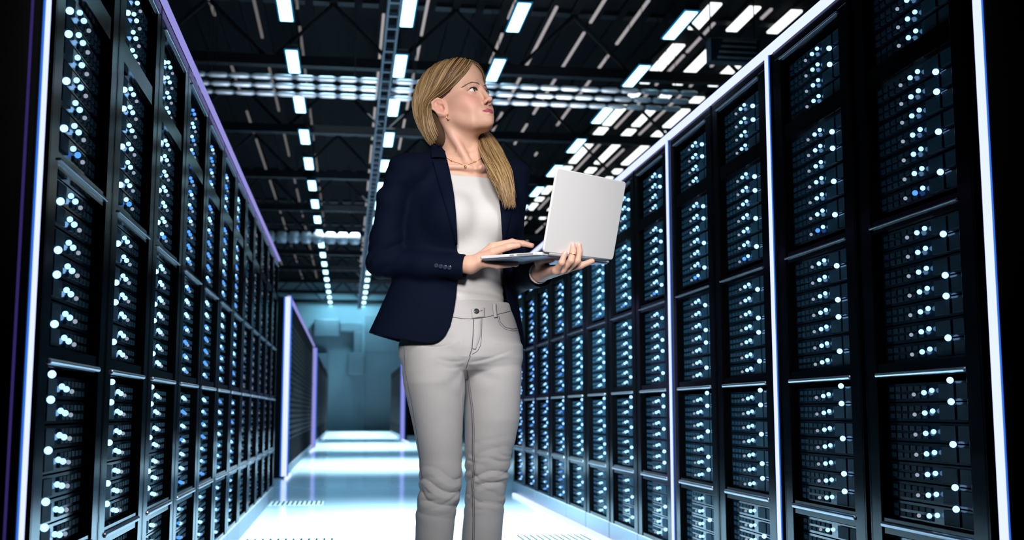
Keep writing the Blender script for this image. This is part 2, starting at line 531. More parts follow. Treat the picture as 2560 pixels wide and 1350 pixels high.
RY = [2.455, 3.085, 3.765, 4.38, 5.04, 5.66, 6.29, 6.92, 7.55, 8.18, 8.81, 9.43]
LY = [2.30 + 0.612 * k for k in range(12)]
RACKS_R, RACKS_L = [], []
for i, y in enumerate(RY):
    o = rack if i == 0 else copy_tree(rack)
    RACKS_R.append(o)
    o.location = (XR, y, 0)
    tag(o, 'black server rack with blue lights, %s from the near end of the right row' % ORD[i], 'server rack', 'server racks beside the aisle')
for i, y in enumerate(LY):
    o = copy_tree(rack)
    RACKS_L.append(o)
    o.location = (XL, y + 0.0, 0)
    o.scale = (-1, 1, 1)
    tag(o, 'black server rack with blue lights, %s from the near end of the left row' % ORD[i], 'server rack', 'server racks beside the aisle')

def relight(root, depth, left):
    r = random.Random(int(depth * 31) + 7 * left)
    for u in KIDS.get(root.name, []):
        for c in list(KIDS.get(u.name, [])):
            kind = c.name.split('.')[0]
            new = None
            if left and kind == 'power_light' and depth >= 3:
                KIDS[u.name].remove(c); bpy.data.objects.remove(c); continue
            if left and depth >= 7:
                if r.random() < 0.45:
                    KIDS[u.name].remove(c); bpy.data.objects.remove(c); continue
                new = 'led_grey'
            elif kind == 'status_light' and depth >= (3 if left else 8) and r.random() < 0.55:
                new = 'led_blue'
            if new:
                c.material_slots[0].link = 'OBJECT'; c.material_slots[0].material = M[new]


for i, o in enumerate(RACKS_R): relight(o, i, 0)
for i, o in enumerate(RACKS_L): relight(o, i, 1)

# racks of the farther blocks, a few pixels each: cabinet with its bars in one mesh
mb = MB()
mb.box(0.0, RD, 0.0, 0.60, 0.1, RH)
mb.box(-0.012, 0.0, 0.05, 0.55, 0.79, 0.805, 2); mb.box(-0.012, 0.0, 0.05, 0.55, 0.395, 0.41, 2); mb.box(-0.012, 0.0, 0.05, 0.55, 1.2, 1.212, 0)
mb.box(-0.005, RD, 0.0, 0.60, 0.0, 0.1, 1)
for k in range(20):
    mb.box(-0.006, 0.0, 0.07, 0.53, 0.44 + 0.065 * k, 0.48 + 0.065 * k, 3)
far = mb.build('server_rack', [M['farcab'], M['plinth'], M['post'], M['post']])
BL = ['second', 'third', 'fourth']
used = False
for bi, (x, ya, n, s) in enumerate(((-0.655, 12.7, 15, -1), (-0.65, 22.75, 15, -1), (-0.64, 32.6, 9, -1), (1.40, 29.75, 13, 1))):
    for k in range(n):
        if used:
            o = far.copy(); COL.objects.link(o)
        else:
            o, used = far, True
        o.location = (x, ya + 0.615 * k, 0)
        o.scale = (s, 1, 1)
        where = '%s block on the left' % BL[bi] if s < 0 else 'far block on the right'
        tag(o, 'dark distant server rack, %s from the near end of the %s' % (ORD[k], where), 'server rack', 'distant server racks')

# light posts and edge strips
def light_post(x, y, s, label, z1, w, kind='strip', thin=False, mat_post='post', front=False):
    root = empty('light_post', (x, y, 0))
    tag(root, label, 'light post', 'light posts')
    mb = MB(); mb.box(0.0, s * 0.12, -0.02, 0.02, 0.0, z1, ch=0.003) if s > 0 else mb.box(-0.12, 0.0, -0.02, 0.02, 0.0, z1, ch=0.003)
    kid(root, mb.build('post', M[mat_post]))
    mb = MB(); mb.box(-s * 0.008, s * 0.006, -w / 2, w / 2, 0.02, z1 - 0.002) if s > 0 else mb.box(-0.006, 0.008, -w / 2, w / 2, 0.02, z1 - 0.002)
    halo = MB(); halo.box(-0.004, 0.004, -w / 2 - 0.0013, w / 2 + 0.0013, 0.02, z1 - 0.002)  # glowing border imitating the lens glow beside the strip
    if front:                       # strip on the face toward the near end of the aisle
        mb = MB(); mb.box(-w / 2, w / 2, -0.032, -0.018, 0.02, z1 - 0.002, ch=0.004)
        halo = MB(); halo.box(-w / 2 - 0.016, w / 2 + 0.016, -0.026, -0.018, 0.02, z1 - 0.002)
    kid(root, mb.build('led_or_reflection_strip', M[kind]))
    kid(root, halo.build('strip_halo', M['strip_halo']))
    if thin:  # strip's reflection on the side panel, built as a dim glowing bar
        yy = 0.0
        mb = MB(); mb.box(s * 0.017 - 0.0022, s * 0.017 + 0.0022, -0.0235, -0.019, 0.02, z1 - 0.002)
        q = mb.build('led_or_reflection_strip', M['strip_reflection']); q['label'] = 'thin dim violet reflection of the strip'; kid(root, q)
    return root
light_post(XR, 2.392, 1, 'tall white light post at the near end of the right racks', 1.955, 0.030, thin=False)
light_post(XR, 3.735, 1, 'white light post between the second and third right racks', 1.955, 0.024)
light_post(XR, 5.012, 1, 'white light post between the fourth and fifth right racks', 1.955, 0.028)
light_post(XL + 0.008, 2.19, -1, 'tall white light post at the near end of the left racks', 1.955, 0.022, thin=True)
light_post(-0.655, 12.62, -1, 'white light post at the corner of the second left block', 1.94, 0.055, front=True)
light_post(-0.650, 22.66, -1, 'violet light post at the corner of the third left block', 1.94, 0.085, kind='strip_soft', front=True)
light_post(1.40, 29.65, 1, 'violet light post at the corner of the far right block', 1.94, 0.085, kind='strip_soft', front=True)

def edge(x, ya, yb, z, r, m, label):
    mb = MB(); mb.box(x - r, x + r, ya, yb, z - r, z + r, ch=r * 0.4)
    o = tag(mb.build('edge_light', M[m]), label, 'edge light', 'rack top edge lights')
    return o
edge(XR - 0.004, 2.375, 10.03, 1.95, 0.0125, 'strip', 'long white light edge along the top of the right racks')
edge(XL + 0.008, 2.18, 9.62, 1.948, 0.0085, 'strip_soft', 'long violet light edge along the top of the left racks')
edge(-0.655, 12.8, 22.3, 1.956, 0.02, 'strip_soft', 'violet light edge along the top of the second left block')
edge(1.40, 27.0, 29.6, 1.956, 0.02, 'strip_soft', 'violet light edge over the far right block corner')

# ================================================================ the woman
PD = 3.3                                    # her distance along the view, level
CP, SP = math.cos(PITCH), math.sin(PITCH)
U0 = (1160 - 1280) / FPX * PD


def PL(x, y, v=0.0):
    """a point of the person frame (u to the right, v away from the camera, z up)"""
    a, bb = (x - 1280) / FPX, (675 - y) / FPX
    F, U = CP - bb * SP, SP + bb * CP
    D = PD + v
    return np.array([a * D / F - U0, v, CAMZ + D * U / F])


def SC_(v=0.0):
    return (PD + v) / FPX * 1.012


PO = (U0 * math.cos(YAW) + PD * math.sin(YAW), -U0 * math.sin(YAW) + PD * math.cos(YAW), 0.0)
CAML = np.array([-U0, -PD, CAMZ])           # the camera in the person frame


# ---------------------------------------------------------------- distance fields and their surface
def V3(*a): return np.array(a, np.float64)


def smin(a, b, k):
    h = np.clip(0.5 + 0.5 * (b - a) / k, 0, 1)
    return b + (a - b) * h - k * h * (1 - h)


def smax(a, b, k): return -smin(-a, -b, k)


def ell(P, c, r, R=None):
    q = P - np.asarray(c)
    if R is not None: q = q @ R
    r = np.asarray(r, float)
    k0 = np.sqrt(((q / r) ** 2).sum(1)) + 1e-9
    k1 = np.sqrt(((q / (r * r)) ** 2).sum(1)) + 1e-9
    return k0 * (k0 - 1) / k1


def cone(P, a, b, ra, rb):
    a, b = np.asarray(a, float), np.asarray(b, float)
    ba = b - a
    t = np.clip(((P - a) @ ba) / (ba @ ba + 1e-12), 0, 1)
    return np.sqrt(((P - a - t[:, None] * ba) ** 2).sum(1)) - (ra + (rb - ra) * t)


def chain(P, pts, rs, k=0.01):
    d = None
    for i in range(len(pts) - 1):
        e = cone(P, pts[i], pts[i + 1], rs[i], rs[i + 1])
        d = e if d is None else smin(d, e, k)
    return d


def prof(P, zs, cx, cy, rx, ry, yaw):
    """stack of turned ellipses whose centre and radii follow the height"""
    z = P[:, 2]
    o = np.argsort(zs)
    I = lambda q: np.interp(z, np.asarray(zs)[o], np.asarray(q, float)[o])
    x, y, a, b_ = P[:, 0] - I(cx), P[:, 1] - I(cy), I(rx), I(ry)
    w = I(yaw) if hasattr(yaw, '__len__') else yaw
    c, s = np.cos(w), np.sin(w)
    xx, yy = x * c + y * s, -x * s + y * c
    k0 = np.sqrt((xx / a) ** 2 + (yy / b_) ** 2) + 1e-9
    k1 = np.sqrt((xx / a ** 2) ** 2 + (yy / b_ ** 2) ** 2) + 1e-9
    d = k0 * (k0 - 1) / k1
    top, bot = max(zs), min(zs)
    return np.maximum(d, np.maximum(z - top, bot - z))


_nr = np.random.RandomState(7)
_ND = _nr.normal(size=(14, 3)); _ND /= np.linalg.norm(_ND, axis=1)[:, None]
_NP = _nr.uniform(0, 6.28, 14)
_NF = _nr.uniform(0.7, 1.6, 14)


def wob(P, f):
    """smooth pseudo noise in -1..1"""
    q = np.zeros(len(P))
    for i in range(14):
        q += np.sin((P @ _ND[i]) * f * _NF[i] * 6.28 + _NP[i] + 1.3 * np.sin((P @ _ND[(i + 5) % 14]) * f * 3.1))
    return q / 5.0


def surface(f, lo, hi, h, slack=1.6):
    lo, hi = np.asarray(lo, float), np.asarray(hi, float)
    B = 8
    nb = np.maximum(1, np.ceil((hi - lo) / (h * B)).astype(int))
    n = nb * B + 1
    cen = np.stack(np.meshgrid(*[lo[i] + (np.arange(nb[i]) + 0.5) * B * h for i in range(3)], indexing='ij'), -1).reshape(-1, 3)
    fc = f(cen)
    act = np.nonzero(np.abs(fc) < h * B * 0.87 * slack)[0]
    sg = np.where(fc < 0, -1.0, 1.0).astype(np.float32).reshape(nb)
    full = np.ones(n, np.float32)
    full[:-1, :-1, :-1] = np.repeat(np.repeat(np.repeat(sg, B, 0), B, 1), B, 2)
    full[-1], full[:, -1], full[:, :, -1] = 1, 1, 1
    g = np.stack(np.meshgrid(*[np.arange(B + 1)] * 3, indexing='ij'), -1).reshape(-1, 3)
    bi = np.stack(np.unravel_index(act, nb), 1)
    for s in range(0, len(bi), 500):
        idx = bi[s:s + 500, None, :] * B + g[None]
        val = f((lo + idx.reshape(-1, 3) * h)).astype(np.float32)
        ii = idx.reshape(-1, 3)
        full[ii[:, 0], ii[:, 1], ii[:, 2]] = val
    full[0], full[:, 0], full[:, :, 0] = 1, 1, 1
    full[-1], full[:, -1], full[:, :, -1] = 1, 1, 1
    neg = full < 0
    cnt = np.zeros(np.array(n) - 1, np.int8)
    for dx in (0, 1):
        for dy in (0, 1):
            for dz in (0, 1):
                cnt += neg[dx:n[0] - 1 + dx, dy:n[1] - 1 + dy, dz:n[2] - 1 + dz]
    C = np.argwhere((cnt > 0) & (cnt < 8))
    if len(C) == 0: return np.zeros((0, 3)), np.zeros((0, 4), int)
    vid = -np.ones(np.array(n) - 1, np.int32)
    vid[C[:, 0], C[:, 1], C[:, 2]] = np.arange(len(C))
    acc, num = np.zeros((len(C), 3)), np.zeros(len(C))
    cor = [(a, b_, c) for a in (0, 1) for b_ in (0, 1) for c in (0, 1)]
    val = {q: full[C[:, 0] + q[0], C[:, 1] + q[1], C[:, 2] + q[2]] for q in cor}
    for q in cor:
        for ax in range(3):
            if q[ax] == 0:
                r = list(q); r[ax] = 1; r = tuple(r)
                va, vb = val[q], val[r]
                m = (va < 0) != (vb < 0)
                t = np.where(m, va / np.where(m, va - vb, 1), 0)
                p = np.tile(np.array(q, float), (len(C), 1)); p[:, ax] = t
                acc += p * m[:, None]; num += m
    vs = lo + (C + acc / num[:, None]) * h
    fs = []
    for ax in range(3):
        sl = [slice(1, n[i] - 1) for i in range(3)]; sl[ax] = slice(0, n[ax] - 1)
        s2 = list(sl); s2[ax] = slice(1, n[ax])
        A, Bm = neg[tuple(sl)], neg[tuple(s2)]
        E = np.argwhere(A != Bm)
        off = np.array([1, 1, 1]); off[ax] = 0
        flip = A[E[:, 0], E[:, 1], E[:, 2]]
        E = E + off
        o1, o2 = [(1, 2), (2, 0), (0, 1)][ax]
        def cell(a, b_):
            q = E.copy(); q[:, o1] -= a; q[:, o2] -= b_
            return vid[q[:, 0], q[:, 1], q[:, 2]]
        Q = np.stack([cell(1, 1), cell(0, 1), cell(0, 0), cell(1, 0)], 1)
        Q[~flip] = Q[~flip][:, ::-1]
        fs.append(Q)
    return vs, np.concatenate(fs)


def relax(vs, fs, n=2, lam=0.5):
    e = np.concatenate([fs[:, [0, 1]], fs[:, [1, 2]], fs[:, [2, 3]], fs[:, [3, 0]]])
    e = np.concatenate([e, e[:, ::-1]])
    cnt = np.bincount(e[:, 0], minlength=len(vs))[:, None]
    for k in range(n):
        for l in (lam, -lam * 1.04):
            s = np.stack([np.bincount(e[:, 0], weights=vs[e[:, 1], i], minlength=len(vs)) for i in range(3)], 1)
            vs = vs + l * (s / np.maximum(cnt, 1) - vs)
    return vs


def link_mesh(name, vs, fs, mats, parent, mi=None, tint=None, smooth=True):
    me = bpy.data.meshes.new(name)
    fs = [tuple(int(i) for i in q) for q in fs] if not isinstance(fs, np.ndarray) else fs.tolist()
    me.from_pydata(np.asarray(vs, float).tolist(), [], fs)
    for m in (mats if isinstance(mats, (list, tuple)) else [mats]): me.materials.append(m)
    if mi is not None: me.polygons.foreach_set('material_index', np.asarray(mi, np.int32))
    if smooth: me.polygons.foreach_set('use_smooth', np.ones(len(me.polygons), bool))
    if tint is not None:
        at = me.color_attributes.new('tint', 'FLOAT_COLOR', 'POINT')
        at.data.foreach_set('color', np.concatenate([tint, np.ones((len(tint), 1))], 1).astype(np.float32).ravel())
    me.update()
    o = bpy.data.objects.new(name, me)
    COL.objects.link(o)
    o.parent = parent
    return o


def rot(axis, ang):
    c, s = math.cos(ang), math.sin(ang)
    return np.array({'x': [[1, 0, 0], [0, c, -s], [0, s, c]], 'y': [[c, 0, s], [0, 1, 0], [-s, 0, c]], 'z': [[c, -s, 0], [s, c, 0], [0, 0, 1]]}[axis], float)


def cast(f, x, y, v0=-0.6, steps=60):
    """first point of a surface seen through picture point (x, y)"""
    p0 = PL(x, y, v0)
    d = p0 - CAML
    d /= np.linalg.norm(d)
    p = p0.copy()
    for k in range(steps):
        e = float(f(p[None])[0])
        p = p + d * e * 0.8
        if abs(e) < 2e-4: break
        if p[1] > 0.5: return None
    return p


def grad(f, p):
    e = 1e-3
    Q = np.array([p + e * np.eye(3)[i] * s for i in range(3) for s in (1, -1)])
    v = f(Q)
    g = np.array([v[0] - v[1], v[2] - v[3], v[4] - v[5]])
    return g / (np.linalg.norm(g) + 1e-9)


def on(f, pts, lift=0.0, v0=-0.6):
    out = []
    for x, y in pts:
        p = cast(f, x, y, v0)
        if p is not None: out.append(p + grad(f, p) * lift)
    return out


def smooth_line(pts, n):
    pts = np.asarray(pts, float)
    t = np.concatenate([[0], np.cumsum(np.linalg.norm(np.diff(pts, axis=0), axis=1))])
    q = np.linspace(0, t[-1], n)
    L = np.stack([np.interp(q, t, pts[:, i]) for i in range(pts.shape[1])], 1)
    for k in range(3):
        L[1:-1] = 0.25 * L[:-2] + 0.5 * L[1:-1] + 0.25 * L[2:]
    return L


# ---------------------------------------------------------------- head
HYAW, HPIT = math.radians(53), math.radians(19)
RH_ = rot('z', HYAW) @ rot('x', -HPIT) @ rot('y', math.radians(-3))
HC = PL(1181, 223, -0.075) - RH_ @ V3(-0.031, -0.080, 0.0)


def toh(P): return (P - HC) @ RH_
def fromh(q): return HC + RH_ @ np.asarray(q, float)


EYE_C = 0.0310


def f_head(q, full=True):
    ax = q.copy(); ax[:, 0] = np.abs(ax[:, 0])
    d = ell(q, (0, 0.016, 0.040), (0.071, 0.093, 0.084))
    d = smin(d, ell(q, (0, -0.018, -0.030), (0.058, 0.070, 0.084)), 0.03)
    d = smin(d, ell(q, (0, -0.036, 0.056), (0.059, 0.060, 0.060)), 0.03)
    d = smin(d, cone(ax, (0.050, 0.004, -0.052), (0.030, -0.050, -0.090), 0.014, 0.018), 0.028)
    d = smin(d, ell(q, (0, -0.074, -0.100), (0.020, 0.017, 0.015)), 0.022)
    d = smin(d, ell(ax, (0.047, -0.022, -0.030), (0.018, 0.034, 0.032)), 0.02)          # side of the face
    d = smin(d, ell(ax, (0.046, -0.046, -0.026), (0.017, 0.026, 0.019)), 0.022)         # cheekbones
    d = smin(d, ell(ax, (0.031, -0.062, -0.052), (0.021, 0.021, 0.026)), 0.022)         # cheeks
    d = smin(d, ell(q, (0, -0.077, -0.077), (0.028, 0.016, 0.022)), 0.016)              # muzzle
    if not full: return d
    d = smax(d, -ell(ax, (EYE_C, -0.100, -0.004), (0.018, 0.016, 0.0125)), 0.012)          # sockets
    d = smin(d, cone(ax, (0.018, -0.0845, 0.0145), (0.038, -0.076, 0.0165), 0.0055, 0.004), 0.020)   # brow
    d = smin(d, cone(q, (0, -0.088, 0.010), (0, -0.1025, -0.036), 0.0062, 0.0072), 0.012)  # nose
    d = smin(d, ell(q, (0, -0.1055, -0.0410), (0.0084, 0.0088, 0.0078)), 0.007)
    d = smin(d, ell(ax, (0.0112, -0.0955, -0.0455), (0.0052, 0.0082, 0.0058)), 0.006)
    d = smax(d, -ell(ax, (0.0058, -0.1005, -0.0508), (0.0032, 0.0050, 0.0036)), 0.003)
    # eyelids
    lid = ell(ax, (EYE_C, -0.0720, -0.0035), (0.0150, 0.0140, 0.0140))
    d = smin(d, lid, 0.006)
    d = smax(d, -ell(ax, (EYE_C - 0.0002, -0.0870, -0.0043), (0.0150, 0.0150, 0.0058)), 0.0015)
    d = smin(d, cone(ax, (EYE_C - 0.012, -0.0822, 0.0005), (EYE_C + 0.013, -0.0768, 0.0006), 0.0020, 0.0018), 0.003)
    # lips
    up = smin(cone(ax, (0.0005, -0.0932, -0.0722), (0.0080, -0.0924, -0.0710), 0.0040, 0.0044), cone(ax, (0.0080, -0.0924, -0.0710), (0.0285, -0.0785, -0.0722), 0.0044, 0.0014), 0.004)
    lo_ = smin(cone(ax, (0.0, -0.0922, -0.0806), (0.0090, -0.0900, -0.0806), 0.0058, 0.0054), cone(ax, (0.0090, -0.0900, -0.0806), (0.0280, -0.0785, -0.0733), 0.0052, 0.0014), 0.004)
    d = smin(d, up, 0.004)
    d = smin(d, lo_, 0.004)
    d = smax(d, -chain(ax, [(0, -0.0990, -0.0761), (0.011, -0.0962, -0.0758), (0.0285, -0.0808, -0.0725)], [0.0013, 0.0013, 0.0009], 0.002), 0.0025)
    d = smax(d, -cone(q, (0, -0.0995, -0.0580), (0, -0.0990, -0.0665), 0.0020, 0.0024), 0.005)   # philtrum
    # ears
    eR = rot('z', math.radians(-24)) @ rot('x', math.radians(-10))
    c = np.array([0.0705, 0.014, -0.017])
    e = ax - c
    e = e @ eR
    ear = ell(e, (0.004, 0.004, 0.0), (0.0062, 0.0195, 0.0290))
    ear = smin(ear, chain(e, [(0.004, -0.012, -0.002), (0.006, -0.012, 0.016), (0.008, 0.000, 0.0285), (0.010, 0.017, 0.023), (0.011, 0.023, 0.006), (0.009, 0.017, -0.012), (0.005, 0.003, -0.026)],
                           [0.0030, 0.0034, 0.0036, 0.0040, 0.0038, 0.0034, 0.0052], 0.004), 0.004)
    ear = smax(ear, -ell(e, (0.0120, 0.000, -0.004), (0.0105, 0.0085, 0.0125)), 0.004)
    ear = smax(ear, -ell(e, (0.0120, 0.008, 0.012), (0.0060, 0.0055, 0.0100)), 0.004)
    ear = smin(ear, ell(e, (0.006, -0.0095, -0.005), (0.0040, 0.0035, 0.0055)), 0.003)
    d = smin(d, ear, 0.005)
    return d


# ---------------------------------------------------------------- torso, neck
TY = math.radians(26)                       # the way her chest faces
def zl(y): return float(PL(1160, y)[2])
def ul(x, y=600, v=0.0): return float(PL(x, y, v)[0])
TZ = [zl(y) for y in (400, 430, 480, 545, 640, 710, 770, 870, 930)]
TC = [ul(x) for x in (1152, 1152, 1155, 1158, 1160, 1158, 1156, 1152, 1150)]
TV = [0.035, 0.03, 0.02, 0.01, 0.01, 0.015, 0.02, 0.02, 0.02]
TRX = [0.080, 0.135, 0.150, 0.146, 0.126, 0.117, 0.124, 0.160, 0.165]
TRY = [0.060, 0.075, 0.092, 0.100, 0.092, 0.086, 0.090, 0.108, 0.110]


def T2(x, y, z, yaw=TY):
    """a chest-frame offset (to her left, backward) turned into the person frame"""
    c, s = math.cos(yaw), math.sin(yaw)
    return np.array([x * c - y * s, x * s + y * c, z])


NB = np.array([ul(1158), 0.035, zl(395)])
SHR = PL(1010, 428, -0.07)
SHL = PL(1286, 440, 0.10)


def f_torso(P, off=0.0):
    d = prof(P, TZ, TC, TV, np.array(TRX) + off, np.array(TRY) + off, TY)
    for s, px in ((-1, 1110), (1, 1214)):
        c = np.array([ul(1160), 0.0, 0]) + T2(s * 0.066, -0.070, zl(553))
        d = smin(d, ell(P, c, (0.056 + off, 0.050 + off, 0.056 + off), rot('z', TY + s * 0.2)), 0.045)
    d = smin(d, cone(P, NB + V3(-0.045, 0, -0.035), SHR + V3(0.03, 0, -0.005), 0.042 + off, 0.040 + off), 0.03)
    d = smin(d, cone(P, NB + V3(0.045, 0, -0.035), SHL + V3(-0.03, 0, -0.005), 0.042 + off, 0.040 + off), 0.03)
    return d


NT = fromh((0, 0.030, -0.040))
STN = T2(0.0, -0.088, 0) + np.array([ul(1156), 0.025, zl(424)])     # notch above the breastbone


def f_neck(P):
    d = chain(P, [NT, NT * 0.5 + NB * 0.5 + V3(-0.004, -0.004, 0), NB + V3(0, 0.005, -0.03)], [0.053, 0.0525, 0.062], 0.02)
    for q in ((-0.058, 0.030, -0.040), (0.058, 0.030, -0.040)):
        d = smin(d, cone(P, fromh(q), STN + V3(math.copysign(0.012, q[0]), 0.012, -0.002), 0.012, 0.008), 0.018)
    return d


def f_skin(P):
    h = f_head(toh(P))
    d = smin(h, f_neck(P), 0.022)
    t = f_torso(P, -0.003)
    d = smin(d, t, 0.035)
    # collar bones and the hollow between them
    for s, e in ((-1, SHR), (1, SHL)):
        d = smin(d, cone(P, STN + V3(s * 0.014, -0.002, -0.004), e * 0.55 + STN * 0.45 + V3(0, -0.012, 0.004), 0.007, 0.007), 0.018)
    d = smax(d, -ell(P, STN + V3(0, -0.014, 0.010), (0.011, 0.011, 0.013)), 0.016)
    return d

# ---------------------------------------------------------------- materials of the figure
def tinted(name, rough, spec=0.35, sss=0.0, sheen=0.0):
    m = mat(name, (0.5, 0.5, 0.5), rough, spec=spec, sss=sss, sheen=sheen)
    nt = m.node_tree
    a = nt.nodes.new('ShaderNodeAttribute')
    a.attribute_name = 'tint'
    nt.links.new(a.outputs['Color'], nt.nodes['Principled BSDF'].inputs['Base Color'])
    return m


M['skin'] = tinted('skin', 0.50, 0.35, sss=0.08)
M['eye'] = mat('eye_white', (0.62, 0.60, 0.60), 0.15)
M['iris'] = mat('dark_iris', (0.018, 0.024, 0.028), 0.08)
M['pupil'] = mat('pupil', (0.004, 0.004, 0.004), 0.08)
M['navy'] = mat('navy_wool', (0.0020, 0.0038, 0.0125), 0.8, spec=0.05, bump=(900, 0.12, 0.0005))
M['tee'] = mat('white_jersey', (0.50, 0.485, 0.475), 0.8, spec=0.2, bump=(700, 0.10, 0.0005))
M['denim'] = mat('grey_denim', (0.395, 0.378, 0.375), 0.82, spec=0.2, noise=(14, 0.10), bump=(900, 0.15, 0.0005))
M['stitch'] = mat('dark_stitching', (0.075, 0.075, 0.10), 0.8)
M['gold'] = mat('gold', (0.75, 0.52, 0.20), 0.22, metal=1.0)
M['button'] = mat('dark_button', (0.02, 0.03, 0.05), 0.15, spec=0.6)
M['rivet'] = mat('dark_metal_button', (0.03, 0.03, 0.035), 0.3, metal=0.8)
M['lash'] = mat('dark_lash', (0.012, 0.008, 0.006), 0.6)
M['brow'] = mat('brown_brow', (0.09, 0.05, 0.035), 0.7)
HAIRS = [mat('hair_%d' % i, c, 0.38, spec=0.35) for i, c in enumerate(((0.21, 0.122, 0.052), (0.31, 0.195, 0.085), (0.42, 0.28, 0.135), (0.13, 0.070, 0.030), (0.065, 0.034, 0.017)))]
M['scalp'] = mat('dark_hair_roots', (0.060, 0.032, 0.017), 0.75, spec=0.15)
M['lapl'] = mat('light_grey_laptop_shell', (0.72, 0.70, 0.69), 0.42, spec=0.35, bump=(400, 0.03, 0.0004))
M['lapb'] = mat('silver_laptop_base', (0.74, 0.73, 0.73), 0.35)
M['lapu'] = mat('grey_laptop_underside', (0.20, 0.24, 0.32), 0.35, metal=0.4)
M['key'] = mat('pale_keys', (0.62, 0.62, 0.63), 0.5)
M['screen'] = mat('dark_glass_screen', (0.01, 0.01, 0.012), 0.1)
M['port'] = mat('grey_port', (0.30, 0.31, 0.33), 0.5)
M['band'] = mat('beige_bracelet', (0.62, 0.52, 0.42), 0.45)
M['shoe'] = mat('black_leather', (0.012, 0.012, 0.013), 0.4)

person = empty('person', PO, -YAW)
tag(person, 'woman in a navy blazer and grey jeans looking up while holding a laptop', 'person')

# ---------------------------------------------------------------- laptop frame (in the person frame)
LV = -0.33
LW = 0.325 * (PD + LV) / (PD - 0.26)
LD = LW * 0.70
LO = PL(1355, 629, LV)
al, ro, pi_, ti = math.radians(50), math.radians(2), math.radians(2), math.radians(12)
hz0, nn = V3(math.cos(al), math.sin(al), 0), V3(math.sin(al), -math.cos(al), 0)
LX = hz0 * math.cos(ro) + V3(0, 0, math.sin(ro))
LY = -nn * math.cos(pi_) + V3(0, 0, math.sin(pi_))
LY = LY - LX * (LX @ LY); LY /= np.linalg.norm(LY)
LZ = np.cross(LX, LY)
if LZ[2] < 0: LZ = -LZ
LLID = LZ * math.cos(ti) - LY * math.sin(ti)


def tolap(P): return (np.atleast_2d(P) - LO) @ np.stack([LX, LY, LZ], 1)


# ---------------------------------------------------------------- arms and hands
def HP(*pts): return [PL(*p) for p in pts]


R_EL, R_WR = PL(956, 657, -0.06), PL(1172, 663, -0.125)
L_EL, L_WR = PL(1296, 690, 0.075), PL(1350, 683, -0.135)

R_F = [   # (points, radii): thumb and index above the base, the other three below it
    (HP((1196, 648, -.138), (1232, 630, -.158), (1270, 617, -.172), (1297, 613, -.176)), [.0135, .0112, .0098, .0075]),
    (HP((1232, 617, -.128), (1280, 605, -.118), (1308, 609, -.116), (1329, 614, -.116)), [.0118, .0092, .0082, .0072]),
    (HP((1232, 632, -.135), (1264, 655, -.130), (1290, 661, -.125)), [.0115, .0090, .0075]),
    (HP((1226, 646, -.150), (1256, 659, -.150), (1291, 660, -.152)), [.0112, .0088, .0076]),
    (HP((1214, 658, -.155), (1244, 665, -.165), (1276, 662, -.170)), [.0105, .0080, .0072]),
]
L_F = [
    (HP((1352, 676, -.150), (1347, 655, -.180), (1362, 648, -.205), (1380, 648, -.222)), [.0135, .0115, .0098, .0078]),
    (HP((1418, 671, -.205), (1452, 664, -.212), (1480, 653, -.212)), [.0110, .0088, .0074]),
    (HP((1416, 672, -.226), (1443, 652, -.236), (1448, 630, -.231), (1447, 613, -.229)), [.0112, .0094, .0086, .0076]),
    (HP((1404, 675, -.240), (1427, 652, -.257), (1433, 630, -.251), (1432, 613, -.249)), [.0112, .0094, .0086, .0076]),
    (HP((1390, 677, -.250), (1404, 657, -.276), (1412, 634, -.276)), [.0105, .0088, .0074]),
]


def f_rhand(P):
    d = chain(P, [R_EL, R_EL * .4 + R_WR * .6, R_WR], [.034, .028, .0225], .02)
    d = smin(d, cone(P, R_WR + V3(0, 0, .004), PL(1180, 662, -.126), .022, .020), .01)
    pal = None
    for pts, rs in R_F[1:]:
        e = cone(P, R_WR + V3(0.006, 0, 0), pts[0], .016, rs[0] * 1.08)
        pal = e if pal is None else smin(pal, e, .012)
    d = smin(d, pal, .012)
    d = smin(d, cone(P, R_WR + V3(.004, -.004, -.002), R_F[0][0][0], .016, .0145), .01)
    f = None
    for pts, rs in R_F:
        e = chain(P, pts, rs, .0035)
        f = e if f is None else np.minimum(f, e)
    return smin(d, f, .006)


def f_lhand(P):
    d = chain(P, [L_EL, L_EL * .4 + L_WR * .6, L_WR], [.034, .028, .0225], .02)
    pal = None
    for pts, rs in L_F[1:]:
        e = cone(P, L_WR + V3(0.004, -.006, -.001), pts[0], .0165, rs[0] * 1.08)
        pal = e if pal is None else smin(pal, e, .012)
    d = smin(d, pal, .012)
    d = smin(d, cone(P, L_WR + V3(.002, -.004, .004), L_F[0][0][0], .017, .0145), .01)
    f = None
    for pts, rs in L_F:
        e = chain(P, pts, rs, .0035)
        f = e if f is None else np.minimum(f, e)
    return smin(d, f, .006)


# ---------------------------------------------------------------- jeans
def legprof(rows, v):
    z, cx, hw = [], [], []
    for y, c, w in rows:
        p = PL(c, y, v)
        z.append(p[2]); cx.append(p[0]); hw.append(w * SC_(v))
    return z, cx, [v] * len(z), hw, [q * 1.1 for q in hw]


